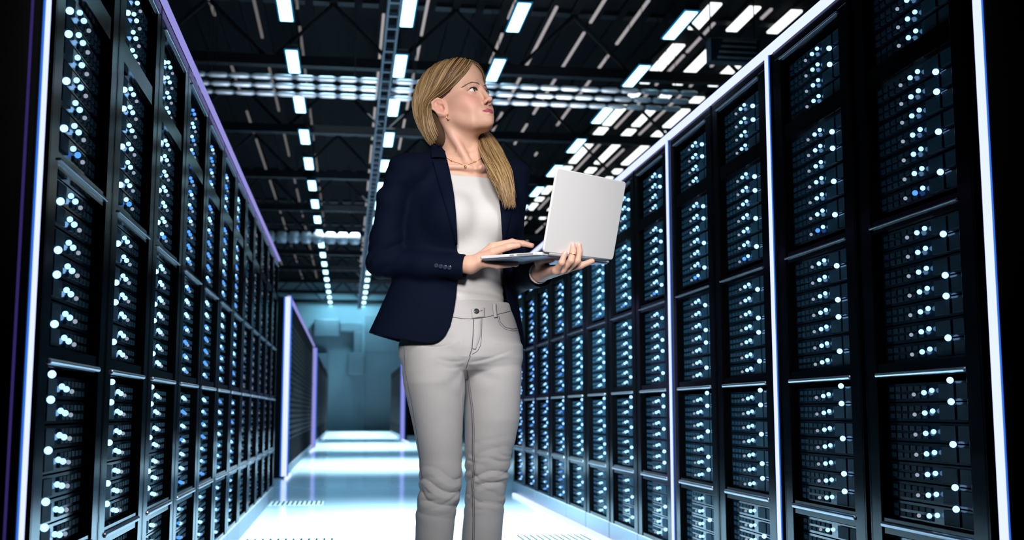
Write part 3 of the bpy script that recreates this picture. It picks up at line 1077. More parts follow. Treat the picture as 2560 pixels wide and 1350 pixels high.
RLEG = legprof(((870, 1082, 74), (930, 1084, 77), (960, 1086, 76), (1050, 1093, 63), (1150, 1101, 51.5), (1200, 1101, 51), (1230, 1100, 50), (1280, 1090, 48.5), (1350, 1085.5, 46), (1450, 1082, 42), (1600, 1080, 37)), -0.035)
LLEG = legprof(((870, 1228, 72), (930, 1233, 71), (960, 1232, 70.5), (1050, 1230, 67), (1100, 1225, 61), (1150, 1218.5, 54), (1200, 1216, 50), (1250, 1212, 47.5), (1350, 1203.5, 48.5), (1450, 1200, 43), (1600, 1197, 38)), 0.035)
PYAW = math.radians(15)
_pv = [(757, 1160, 117, .094), (775, 1160, 120, .097), (800, 1157, 131, .104), (840, 1153, 146, .112), (870, 1151.5, 150, .117), (895, 1151.5, 149, .116), (912, 1151.5, 138, .106), (926, 1151.5, 112, .088), (938, 1151.5, 78, .062), (948, 1151.5, 45, .040)]
PEL = [zl(r[0]) for r in _pv], [ul(r[1], r[0]) for r in _pv], [0.015] * 10, [math.sqrt((r[2] * SC_()) ** 2 - (r[3] * math.sin(PYAW)) ** 2) / math.cos(PYAW) for r in _pv], [r[3] for r in _pv]


def f_jeans0(P):
    lg = np.minimum(prof(P, *RLEG, 0.0), prof(P, *LLEG, 0.0))
    a, b_ = prof(P, *RLEG, 0.0), prof(P, *LLEG, 0.0)
    zz = P[:, 2]
    k = np.interp(zz, [zl(1000), zl(935), zl(890)], [0.0015, 0.004, 0.016])
    h = np.clip(0.5 + 0.5 * (b_ - a) / k, 0, 1)
    lg = b_ + (a - b_) * h - k * h * (1 - h)
    return smin(lg, prof(P, *PEL, PYAW), np.interp(zz, [zl(950), zl(905)], [0.008, 0.028]))


ZK1, ZK2, ZK3 = zl(1110), zl(1200), zl(1275)


def f_jeans(P):
    d = f_jeans0(P)
    z = P[:, 2]
    left = P[:, 0] < ul(1158)
    sg = np.where(left, 1.0, -1.0)
    kz = np.where(left, zl(1228), zl(1200))
    ks = np.where(left, 0.056, 0.078)
    env = np.exp(-((z - kz) / ks) ** 2)
    w = wob(P * np.array([1, 1, 1.6]), 5.0)
    w2 = wob(P * np.array([1, 1, 1.6]) + 3.3, 9.0)
    w3 = wob(P + 7.7, 14.0)
    ph = z * 24 + sg * P[:, 0] * 8.0 + P[:, 1] * 5.0 + 0.50 * w
    p2 = z * 33 - sg * P[:, 0] * 15.0 - P[:, 1] * 6.0 + 0.45 * w2
    tri = lambda q: 1 - 2 * np.abs(q - np.floor(q) - 0.5) * 2
    rid = lambda q: np.sqrt(np.clip(0.5 + 0.5 * tri(q), 0, 1)) - 0.6
    fold = 0.85 * rid(ph) + 0.55 * rid(p2) * (0.55 + 0.45 * w3)
    d = d - env * 0.0100 * fold
    # soft drag lines at the crotch and thighs
    zc, uc = zl(905), ul(1168)
    dx, dz = P[:, 0] - uc, z - zc
    r = np.sqrt(dx * dx + dz * dz) + 1e-6
    ang = np.arctan2(dz, np.abs(dx))
    d = d - 0.0013 * np.exp(-((r - 0.08) / 0.05) ** 2) * np.sin(ang * 7 + 2.6 * w + 0.8 * sg) * (P[:, 1] < 0.02)
    d = d - 0.0010 * wob(P * np.array([1, 1, 0.6]), 5.0)
    # creases running from the crotch along the groin
    for x0, y0, x1, y1, dep in ((1168, 912, 1290, 872, .0024), (1163, 905, 1095, 900, .0016), (1160, 918, 1108, 921, .0012)):
        A, B_ = PL(x0, y0), PL(x1, y1)
        t = np.clip(((P[:, 0] - A[0]) * (B_[0] - A[0]) + (z - A[2]) * (B_[2] - A[2])) / ((B_[0] - A[0]) ** 2 + (B_[2] - A[2]) ** 2), 0, 1)
        q = (z - A[2] - t * (B_[2] - A[2]) + 0.006 * np.sin(t * 3.1))
        dd = np.sqrt((P[:, 0] - A[0] - t * (B_[0] - A[0])) ** 2 + q ** 2)
        d = d + dep * np.exp(-(dd / 0.0035) ** 2) * np.sin(np.clip(t * 0.9 + 0.15, 0, 1) * math.pi) * (P[:, 1] < 0.0)
        d = d - dep * 0.8 * np.exp(-((q + 0.008) / 0.006) ** 2) * np.exp(-(dd / 0.016) ** 2) * np.sin(np.clip(t, 0, 1) * math.pi) * (P[:, 1] < 0.0)
    return d


# ---------------------------------------------------------------- top and blazer
def f_tee(P):
    d = f_torso(P, 0.003)
    d = d - 0.0011 * wob(P * np.array([1.4, 1, 0.7]), 6.0)
    d = d - 0.0012 * np.exp(-((P[:, 2] - zl(735)) / 0.04) ** 2) * np.sin(P[:, 2] * 260 + P[:, 0] * 40 + 1.5 * wob(P, 4.0))
    d = smax(d, P[:, 2] - (zl(449) + 14.0 * np.maximum(0, np.abs(P[:, 0] - ul(1182)) - 0.045) ** 2), 0.003)
    return np.maximum(d, zl(785) - P[:, 2])


_jv = [(425, 1045, 1262, .066), (440, 1026, 1285, .078), (480, 1008, 1304, .104), (560, 1000, 1306, .122), (640, 1000, 1298, .116), (700, 988, 1291, .108), (740, 972, 1293, .110), (790, 951, 1301, .118), (835, 931, 1309, .124), (880, 918, 1316, .128)]
JZ = [zl(r[0]) for r in _jv]
JC = [ul((r[1] + r[2]) / 2, r[0]) for r in _jv]
JRY = [r[3] for r in _jv]
JRX = [math.sqrt(((r[2] - r[1]) / 2 * SC_()) ** 2 - (r[3] * math.sin(TY)) ** 2) / math.cos(TY) for r in _jv]
JV = [0.02] * len(JZ)


def f_jacket_solid(P):
    d = prof(P, JZ, JC, JV, JRX, JRY, TY)
    for s in (-1, 1):
        c = np.array([ul(1160), 0.0, 0]) + T2(s * 0.068, -0.070, zl(553))
        d = smin(d, ell(P, c, (0.066, 0.060, 0.070), rot('z', TY + s * 0.2)), 0.05)
    d = smin(d, f_torso(P, 0.011), 0.02)
    d = smin(d, cone(P, NB + V3(-0.052, 0, -0.022), SHR + V3(0.005, 0, 0.0), 0.046, 0.046), 0.03)
    d = smin(d, cone(P, NB + V3(0.052, 0, -0.022), SHL + V3(-0.005, 0, 0.0), 0.046, 0.046), 0.03)
    return d


_uL = [(340, 1100), (350, 1105), (400, 1116), (444, 1127), (500, 1136), (560, 1141), (640, 1143), (700, 1142), (740, 1140), (780, 1134), (815, 1126), (838, 1115), (852, 1100), (862, 1078), (870, 1060)]
_uR = [(340, 1215), (400, 1228), (440, 1238), (500, 1250), (560, 1255), (640, 1256), (690, 1258), (750, 1268), (820, 1285), (850, 1294), (875, 1301)]
UL_Z, UL_U = np.array([PL(x, y, -0.11)[2] for y, x in _uL])[::-1], np.array([PL(x, y, -0.11)[0] for y, x in _uL])[::-1]
UR_Z, UR_U = np.array([PL(x, y, -0.06)[2] for y, x in _uR])[::-1], np.array([PL(x, y, -0.06)[0] for y, x in _uR])[::-1]
_hm = [(900, 826), (930, 835), (1000, 852), (1060, 862), (1090, 863), (1200, 864), (1300, 868), (1330, 868)]
HM_U, HM_Z = [PL(x, y, -0.05)[0] for x, y in _hm], [PL(x, y, -0.05)[2] for x, y in _hm]

RS = [SHR + V3(0.0, 0, 0.001), PL(981, 500, -.074), PL(967, 600, -.066), PL(958, 655, -.066), PL(1060, 664, -.10), PL(1163, 668, -.122)]
RSR = [0.047, 0.0415, 0.0450, 0.0435, 0.0385, 0.0345]
LS = [SHL + V3(0.0, 0, 0.001), PL(1277, 520, .095), PL(1272, 610, .085), L_EL + V3(-.002, 0, 0), PL(1352, 684, -.105)]
LSR = [0.046, 0.0415, 0.0420, 0.0440, 0.0385]


def f_sleeve(P, S, R, sgn):
    d = chain(P, S, R, 0.02)
    el = S[3]
    r = np.sqrt(((P - el) ** 2).sum(1))
    w = wob(P, 7.0)
    env = np.exp(-(r / 0.085) ** 2)
    d = d - env * 0.0050 * (np.abs(np.sin((P[:, 2] - 0.8 * sgn * P[:, 0]) * 62 + 1.6 * w)) - 0.55)
    rs = np.sqrt(((P - S[0]) ** 2).sum(1))
    d = d - np.exp(-((rs - 0.07) / 0.05) ** 2) * 0.0032 * np.sin((P[:, 2] * 1.0 + P[:, 0] * sgn * 0.8) * 75 + 2 * w)
    d = d - 0.0014 * wob(P * np.array([1, 1, 0.6]), 4.5)
    a = S[-1] - S[-2]; a = a / np.linalg.norm(a)
    return d, (P - S[-1]) @ a


def f_jacket(P):
    d = f_jacket_solid(P)
    z = P[:, 2]
    d = d - 0.0016 * wob(P * np.array([1.0, 1, 0.35]), 5.0)
    sh = smax(d, -(d + 0.0075), 0.002)
    op = np.maximum(np.maximum(np.interp(z, UL_Z, UL_U) - P[:, 0], P[:, 0] - np.interp(z, UR_Z, UR_U)), P[:, 1] - 0.03)
    sh = smax(sh, -op, 0.003)
    sh = smax(sh, np.interp(P[:, 0], HM_U, HM_Z) - z, 0.003)
    sh = smax(sh, -cone(P, NB + V3(0, -.01, -0.05), NT + V3(0, 0, 0.02), 0.064, 0.068), 0.004)
    # collar round the back of the neck
    col = chain(P, HP((1092, 385, -.045), (1086, 366, .00), (1096, 353, .05), (1150, 346, .095), (1215, 356, .095), (1240, 392, .04)), [.006, .009, .011, .012, .012, .008], .015)
    sh = smin(sh, col, 0.018)
    for S, R, sg in ((RS, RSR, 1.0), (LS, LSR, -1.0)):
        e, t = f_sleeve(P, S, R, sg)
        e = smax(e, t, 0.003)
        e = smax(e, -np.maximum(e + 0.004, -(t + 0.05)) if False else np.where(t > -0.06, -(chain(P, S[-2:], [R[-2] - 0.005, R[-1] - 0.005])), -1.0), 0.002)
        sh = smin(sh, e, 0.018)
    return sh


# ---------------------------------------------------------------- build the body: one mesh
def skin_tint(vs):
    q = toh(vs)
    ax = np.abs(q[:, 0])
    base = np.tile(np.array([0.60, 0.345, 0.250]), (len(vs), 1))
    def mix(w, c):
        nonlocal base
        w = np.clip(w, 0, 1)[:, None]
        base = base * (1 - w) + np.array(c) * w
    g = lambda c, r: np.exp(-(((np.stack([ax, q[:, 1], q[:, 2]], 1) - np.array(c)) / np.array(r)) ** 2).sum(1))
    mix(0.55 * g((0.046, -0.055, -0.038), (0.022, 0.05, 0.022)), (0.66, 0.25, 0.22))       # blush
    mix(0.35 * g((0.0, -0.105, -0.044), (0.014, 0.02, 0.012)), (0.66, 0.27, 0.22))
    mix(0.5 * g((0.078, 0.015, -0.015), (0.014, 0.03, 0.04)), (0.66, 0.28, 0.23))
    lip = np.maximum(0, 1 - ((ax / 0.0285) ** 2 + ((q[:, 2] + 0.0758 - 2.6 * ax ** 2 - 0.0022 * np.exp(-((ax - 0.008) / 0.006) ** 2)) / (0.0098 * (1 - 0.55 * np.clip(ax / 0.0285, 0, 1)))) ** 2))
    mix((q[:, 1] < -0.076) * np.clip(lip * 6, 0, 1), (0.36, 0.075, 0.105))
    mix((q[:, 1] < -0.06) * 0.5 * np.exp(-((ax - EYE_C) / 0.017) ** 2 - ((q[:, 2] - 0.005) / 0.006) ** 2), (0.40, 0.22, 0.17))   # eye shadow
    mix((q[:, 1] < -0.07) * np.clip(1.6 * np.exp(-((ax - EYE_C) / 0.0165) ** 4 - ((q[:, 2] - 0.0018 + 0.0045 * ((ax - EYE_C) / 0.015) ** 2) / 0.0012) ** 2), 0, 1), (0.02, 0.012, 0.01))
    # fingertips a little pinker
    for F in (R_F, L_F):
        for pts, rs in F:
            dd = np.sqrt(((vs - pts[-1]) ** 2).sum(1))
            mix(0.35 * np.exp(-(dd / 0.014) ** 2), (0.70, 0.33, 0.28))
    return base


V_, F_, MI_ = [], [], []
nv = 0


def addp(vs, fs, mi=0):
    global nv
    V_.append(vs); F_.append(fs + nv); MI_.append(np.full(len(fs), mi)); nv += len(vs)


lo = np.minimum(HC - 0.15, PL(1075, 490, -.14)); hi = np.maximum(HC + 0.15, PL(1290, 300, .13)); lo[2] = zl(470)
vs, fs = surface(f_skin, lo, hi, 0.0014)
addp(relax(vs, fs, 1), fs)
for f, pts in ((f_rhand, [p for F in R_F for p in F[0]] + [R_WR, R_WR - V3(.05, 0, 0)]), (f_lhand, [p for F in L_F for p in F[0]] + [L_WR, L_WR * .7 + L_EL * .3])):
    A = np.array(pts)
    vs, fs = surface(f, A.min(0) - 0.032, A.max(0) + 0.032, 0.00125)
    addp(relax(vs, fs, 1), fs)


def f_under(P):
    d = smax(f_torso(P, -0.010), zl(850) - P[:, 2], 0.01)
    d = np.minimum(d, chain(P, RS[:4] + [R_WR * .8 + R_EL * .2], [.034, .031, .031, .030, .022], .02))
    d = np.minimum(d, chain(P, LS[:4] + [L_WR * .8 + L_EL * .2], [.034, .031, .031, .030, .022], .02))
    d = np.minimum(d, f_jeans0(P) + 0.012)
    for L in (RLEG, LLEG):
        ank = np.array([L[1][-1], L[2][-1], 0.10])
        d = smin(d, chain(P, [ank, ank * V3(1, 1, .4), ank * V3(1, 1, 0.3) + V3(.05, -.11, -.0)], [.032, .034, .026], .02), .01)
    return d


vs, fs = surface(f_under, (-0.32, -0.28, 0.0), (0.30, 0.25, zl(445)), 0.009, 2.0)
addp(relax(vs, fs, 1), fs)


def eyeball(c, gaze, r):
    n, m = 24, 18
    w = np.asarray(gaze, float); w /= np.linalg.norm(w)
    a = np.cross(w, (0, 0, 1.0)); a /= np.linalg.norm(a); b_ = np.cross(w, a)
    vs = [c + w * r]
    for i in range(1, m):
        t = math.pi * (i / m) ** 1.25
        for k in range(n):
            p = 2 * math.pi * k / n
            vs.append(c + r * (w * math.cos(t) + (a * math.cos(p) + b_ * math.sin(p)) * math.sin(t)))
    vs.append(c - w * r)
    vs = np.array(vs)
    fs, mi = [], []
    for k in range(n):
        k2 = (k + 1) % n
        fs.append((0, 1 + k, 1 + k2, 1 + k2)); mi.append(3)
        for i in range(m - 2):
            t = math.degrees(math.pi * ((i + 1.5) / m) ** 1.25)
            fs.append((1 + i * n + k, 1 + (i + 1) * n + k, 1 + (i + 1) * n + k2, 1 + i * n + k2)); mi.append(3 if t < 13 else (2 if t < 35 else 1))
        fs.append((1 + (m - 2) * n + k, len(vs) - 1, 1 + (m - 2) * n + k2, 1 + (m - 2) * n + k2)); mi.append(1)
    return vs, np.array(fs), mi


for s in (-1, 1):
    vs, fs, mi = eyeball(V3(s * EYE_C, -0.0722, -0.004), (0.42, -0.90, 0.10), 0.0126)
    vs = np.array([fromh(p) for p in vs])
    addp(vs, fs, 1)
    MI_[-1] = np.array(mi)
VS, FS, MI = np.concatenate(V_), np.concatenate(F_), np.concatenate(MI_)
faces = [tuple(dict.fromkeys(q)) for q in FS.tolist()]
body = link_mesh('body', VS, faces, [M['skin'], M['eye'], M['iris'], M['pupil']], person, MI, skin_tint(VS))

# ---------------------------------------------------------------- clothes
vs, fs = surface(f_jeans, (-0.26, -0.2, 0.05), (0.22, 0.2, zl(757) + 0.004), 0.0030)
jeans = link_mesh('jeans', relax(vs, fs, 1), fs, M['denim'], person)
vs, fs = surface(f_tee, (-0.20, -0.2, zl(790)), (0.22, 0.2, zl(438)), 0.0030)
link_mesh('white_top', relax(vs, fs, 1), fs, M['tee'], person)
vs, fs = surface(f_jacket, (-0.33, -0.22, zl(872)), (0.30, 0.24, zl(335)), 0.0028)
jacket = link_mesh('blazer', relax(vs, fs, 1), fs, M['navy'], person)


def sheet(name, left, right, f, lift, m, parent, n=40, k=10, th=0.003):
    """a cloth flap laid on a surface between two picture outlines"""
    L, R = smooth_line(left, n), smooth_line(right, n)
    top, nor = [], []
    for i in range(n):
        for j in range(k):
            q = L[i] + (R[i] - L[i]) * j / (k - 1)
            p = cast(f, q[0], q[1])
            if p is None:
                if not top: continue
                p = top[-1]; g = nor[-1]
            else: g = grad(f, p)
            top.append(p); nor.append(g)
    while len(top) < n * k: top.insert(0, top[0]); nor.insert(0, nor[0])
    top, nor = np.array(top), np.array(nor)
    for _ in range(2):
        T = top.reshape(n, k, 3); T[1:-1] = .25 * T[:-2] + .5 * T[1:-1] + .25 * T[2:]; top = T.reshape(-1, 3)
    jj = np.tile(np.arange(k) / (k - 1), n)
    bow = (lift + 0.0025 * np.sin(jj * math.pi))[:, None]
    A, B_ = top + nor * bow, top + nor * (bow - th)
    vs = np.concatenate([A, B_])
    fs = []
    N = n * k
    for i in range(n - 1):
        for j in range(k - 1):
            a, b_, c, d = i * k + j, i * k + j + 1, (i + 1) * k + j + 1, (i + 1) * k + j
            fs += [(a, d, c, b_), (a + N, b_ + N, c + N, d + N)]
    ring = [j for j in range(k)] + [i * k + k - 1 for i in range(1, n)] + [(n - 1) * k + j for j in range(k - 2, -1, -1)] + [i * k for i in range(n - 2, 0, -1)]
    for a, b_ in zip(ring, ring[1:] + ring[:1]):
        fs.append((a, b_, b_ + N, a + N))
    return link_mesh(name, vs, fs, m, parent)


sheet('lapel', [(1079, 402), (1086, 425), (1094, 450), (1106, 490), (1118, 530), (1131, 578), (1138, 610)],
      [(1117, 402), (1123, 425), (1128, 450), (1135, 490), (1139, 530), (1142, 578), (1143, 610)], f_jacket_solid, 0.005, M['navy'], jacket)
sheet('collar_flap', [(1078, 358), (1076, 372), (1076, 386), (1077, 397)], [(1104, 352), (1108, 368), (1112, 384), (1116, 400)], lambda P: smin(f_jacket_solid(P), f_neck(P), 0.02), 0.007, M['navy'], jacket, n=16)
sheet('lapel', [(1236, 440), (1244, 480), (1251, 530), (1254, 580), (1256, 610)], [(1275, 440), (1280, 480), (1278, 530), (1266, 580), (1258, 610)], f_jacket_solid, 0.005, M['navy'], jacket)

f_rs = lambda P: f_sleeve(P, RS, RSR, 1.0)[0]
for i, (x, y) in enumerate(((1091, 664), (1102, 666), (1113, 668), (1124, 669))):
    p = cast(f_rs, x, y)
    g = grad(f_rs, p)
    mb = MB(); mb.tube([p + g * 0.0005, p + g * 0.003, p + g * 0.0036], [0.0062, 0.0062, 0.0046], 16)
    mb.build('cuff_button', M['button'], jacket)

# seams, waistband, fly, loops and button of the jeans
def seam(pts, r=0.0009, lift=0.0004, n=40, parent=jeans, name='seam', m='stitch', f=f_jeans):
    L = on(f, smooth_line(pts, n), lift)
    if len(L) < 3: return
    mb = MB(); mb.tube(L, r, 6)
    return mb.build(name, M[m], parent, smooth=True)


seam([(1184, 795), (1183, 830), (1180, 870), (1174, 890)], 0.0013)
seam([(1205, 795), (1204, 830), (1202, 862), (1194, 878), (1180, 886)])
seam([(1132, 793), (1160, 797), (1184, 797), (1210, 794), (1240, 787), (1275, 778)])
seam([(1176, 890), (1170, 905), (1165, 920)])
seam([(1167, 925), (1172, 970), (1180, 1030), (1182, 1080), (1181, 1130), (1184, 1170), (1180, 1210), (1182, 1250), (1183, 1300), (1182, 1350)], 0.0012, n=120)
seam([(1171, 940), (1176, 970), (1184, 1030), (1186, 1080), (1185, 1130), (1188, 1170), (1184, 1210), (1186, 1250), (1187, 1300), (1186, 1350)], 0.0007, n=120)
seam([(1010, 862), (1013, 930), (1028, 1000), (1040, 1070), (1050, 1140), (1056, 1200)], 0.0009, n=80)
seam([(1247, 790), (1250, 805), (1262, 818), (1280, 823), (1298, 820)])
seam([(1244, 793), (1248, 810), (1262, 823), (1282, 828), (1300, 825)], 0.0006)
# waistband flap with button
sheet('waistband_tab', [(1177, 772), (1178, 784), (1180, 796)], [(1212, 770), (1212, 781), (1212, 792)], f_jeans, 0.0015, M['denim'], jeans, n=10, k=8, th=0.002)
sheet('fly', [(1184, 800), (1183, 840), (1180, 872)], [(1203, 798), (1202, 840), (1190, 874)], f_jeans, 0.0002, M['denim'], jeans, n=20, k=8, th=0.002)
p = cast(f_jeans, 1190, 779); g = grad(f_jeans, p)
mb = MB(); mb.tube([p + g * .002, p + g * .006, p + g * .007], [.0075, .0075, .005], 18); mb.build('jeans_button', M['rivet'], jeans)
seam([(1196, 779), (1205, 777)], 0.0012, 0.003, 6, name='buttonhole')
for x, y in ((1235, 765),):
    sheet('belt_loop', [(x - 4, y - 4), (x - 4, y + 12), (x - 1, y + 30)], [(x + 4, y - 5), (x + 5, y + 12), (x + 7, y + 29)], f_jeans, 0.004, M['denim'], jeans, n=12, k=5, th=0.003)

# shoes, below the picture
for L in (RLEG, LLEG):
    a = np.array([L[1][-1], L[2][-1], 0.0])
    fx = lambda P: smax(smin(smin(ell(P, a + V3(0, .015, .05), (.040, .055, .055)), ell(P, a + V3(.045, -.10, .03), (.044, .10, .035), rot('z', 0.4)), .03), cone(P, a + V3(0, .01, .06), a + V3(0, .01, .10), .043, .042), .02), 0.002 - P[:, 2], .004)
    vs, fs = surface(fx, a + V3(-.09, -.24, -.01), a + V3(.13, .1, .16), 0.006)
    link_mesh('shoe', relax(vs, fs, 1), fs, M['shoe'], person)

# ---------------------------------------------------------------- jewellery, brows, lashes
L = on(f_skin, smooth_line([(1118, 396), (1128, 403), (1145, 408), (1163, 416), (1178, 409), (1192, 404), (1204, 395)], 40), 0.0010)
mb = MB(); mb.tube(L, 0.0007, 6)
neck = mb.build('necklace', M['gold'], person, smooth=True)
for x, y in ((1130, 404), (1187, 406)):
    p = on(f_skin, [(x, y)], 0.002)
    if p:
        mb = MB(); mb.tube([p[0] - V3(.003, 0, 0), p[0] + V3(.003, 0, 0)], 0.0024, 8); mb.build('bead', M['gold'], neck, smooth=True)
p = on(f_skin, [(1163, 417)], 0.0025)[0]
mb = MB(); mb.tube([p + V3(0, 0, .004), p + V3(0, 0, .002), p - V3(0, 0, .002), p - V3(0, 0, .004)], [.0015, .0036, .0036, .0015], 10); mb.build('pendant', M['gold'], neck, smooth=True)
p = cast(lambda P: f_head(toh(P)), 1119, 291)
mb = MB(); mb.tube([p + V3(.002, -.004, 0) + V3(.0056 * math.sin(t) * 0.8, .0056 * math.sin(t) * 0.5, .0066 * (math.cos(t) - 1) + .002) for t in np.linspace(0, 6.28, 25)], .0013, 8)
mb.build('hoop_earring', M['gold'], person, smooth=True)
mb = MB(); mb.tube([p + V3(0, -.002, .004), p + V3(0.001, -.005, .004)], .0022, 10); mb.build('ear_stud', M['gold'], person, smooth=True)

rr = random.Random(3)
fh = lambda P: f_head(toh(P))
for s in (-1, 1):
    mb = MB()
    for i in range(90):
        t = i / 89
        x = 0.010 + 0.040 * t
        z = 0.0125 + 0.0065 * math.sin(min(t * 1.5, 1.57)) - 0.010 * max(0, t - 0.55) ** 1.3 * 2
        th = 0.0030 * (1 - t ** 2 * 0.85)
        pts = []
        for j in range(4):
            q = V3(s * (x + 0.0035 * j / 3), -0.14, z + rr.uniform(-1, 1) * th * 0.6 + 0.0010 * j / 3)
            for _ in range(30):
                q[1] += float(f_head(q[None])[0]) * 0.8
            pts.append(fromh(q + V3(0, -0.0005, 0)))
        mb.tube(pts, [.00055, .0006, .0005, .0002], 4, cap=False)
    mb.build('eyebrow', M['brow'], person, smooth=True)
    mb = MB()
    for i in range(34):
        t = i / 33 * 2 - 1
        c = V3(s * (EYE_C + 0.0148 * t), -0.0868 + 0.0052 * t * t + 0.003 * t, -0.004 + 0.0058 * math.sqrt(max(0.02, 1 - t * t)))
        k = 0.55 + 0.45 * (t + 1) / 2
        mb.tube([fromh(c), fromh(c + V3(s * 0.001 * t, -0.0022 * k, 0.0006)), fromh(c + V3(s * 0.0022 * t, -0.0040 * k, 0.0018 * k))], [.00050, .0004, .00015], 4, cap=False)
    mb.build('eyelashes', M['lash'], person, smooth=True)

# finger nails on the tips that face the camera
M['nail'] = mat('pale_pink_nail', (0.62, 0.36, 0.32), 0.22, spec=0.5)
def nail(F, off, parent=body):
    a_, b__ = F[0][-2], F[0][-1]
    t = (b__ - a_) / np.linalg.norm(b__ - a_)
    o_ = np.asarray(off, float); o_ = o_ - t * (o_ @ t); o_ /= np.linalg.norm(o_)
    s_ = np.cross(t, o_)
    r = F[1][-1]
    mb = MB()
    vs, fs = [], []
    for i in range(7):
        for j in range(7):
            x, y = (i / 6 * 2 - 1), (j / 6 * 2 - 1)
            x2, y2 = x * math.sqrt(1 - y * y / 2), y * math.sqrt(1 - x * x / 2)
            ang = x2 * 0.75
            vs.append(b__ + t * (y2 * 0.0052 + 0.0020) + (o_ * math.cos(ang) + s_ * math.sin(ang)) * (r * 1.03 - 0.0018 * max(0, y2)))
    for i in range(6):
        for j in range(6): fs.append((i * 7 + j, i * 7 + j + 1, (i + 1) * 7 + j + 1, (i + 1) * 7 + j))
    mb.add(vs, fs); mb.build('fingernail', M['nail'], parent, smooth=True)
for k in (2, 3, 4): nail(L_F[k], (-0.1, -1, 0.15))
nail(R_F[0], (0.0, -0.6, 1.0)); nail(R_F[1], (0.0, -0.3, 1.0)); nail(L_F[1], (0.2, 0.2, -1))

# bracelet and ring
ax_ = (L_WR - L_EL) / np.linalg.norm(L_WR - L_EL)
a_ = np.cross(ax_, V3(0, 0, 1)); a_ /= np.linalg.norm(a_); b_2 = np.cross(ax_, a_)
c_ = L_WR - ax_ * 0.008
mb = MB(); mb.tube([c_ + (a_ * math.cos(t) + b_2 * math.sin(t)) * 0.0265 for t in np.linspace(0, 6.283, 33)], 0.0032, 8)
mb.build('bracelet', M['band'], person, smooth=True)
q0, q1 = L_F[3][0][1], L_F[3][0][2]
ax_ = (q1 - q0) / np.linalg.norm(q1 - q0); a_ = np.cross(ax_, V3(0, 1, 0)); a_ /= np.linalg.norm(a_); b_2 = np.cross(ax_, a_)
c_ = q0 * .35 + q1 * .65
mb = MB(); mb.tube([c_ + (a_ * math.cos(t) + b_2 * math.sin(t)) * 0.0094 for t in np.linspace(0, 6.283, 25)], 0.0011, 6)
mb.build('finger_ring', M['gold'], person, smooth=True)

# ---------------------------------------------------------------- hair
def f_hair0(q):
    d = ell(q, (0.0, 0.020, 0.046), (0.080, 0.104, 0.094))
    d = smin(d, ell(q, (-0.012, 0.072, -0.006), (0.066, 0.060, 0.085)), 0.05)
    d = smin(d, ell(q, (-0.030, 0.070, -0.070), (0.040, 0.034, 0.045)), 0.04)
    return d


GZ = [-0.13, -0.09, -0.03, -0.004, 0.009, 0.011, 0.022, 0.034, 0.049, 0.07, 0.12]
GY = [0.052, 0.046, 0.036, 0.030, 0.000, -0.022, -0.040, -0.060, -0.078, -0.088, -0.092]


def f_cap(q):
    d = np.minimum(f_hair0(q) + 0.004, f_head(q, False) - 0.002)
    return smax(d, np.interp(q[:, 2], GZ, GY) + np.maximum(0, q[:, 0] + 0.035) * 0.9 * (q[:, 1] < 0) - q[:, 1], 0.004)


vs, fs = surface(f_cap, (-0.11, -0.12, -0.14), (0.11, 0.16, 0.16), 0.003)
vs = relax(vs, fs, 2)
hair = link_mesh('hair', [fromh(p) for p in vs], fs, M['scalp'], person)

HB = np.array([0.0, 0.022, 0.020])


def hair_r(dirs):
    lo_, hi_ = np.zeros(len(dirs)) + 0.02, np.zeros(len(dirs)) + 0.22
    for _ in range(26):
        m_ = (lo_ + hi_) / 2
        Q = HB + dirs * m_[:, None]
        v = np.minimum(f_hair0(Q), f_head(Q, False) - 0.0045)
        hi_ = np.where(v > 0, m_, hi_); lo_ = np.where(v > 0, lo_, m_)
    return lo_


def lerp3(t, *p):
    p = [np.array(q, float) for q in p]
    t = t * (len(p) - 1); i = min(int(t), len(p) - 2); w = t - i
    return p[i] * (1 - w) + p[i + 1] * w


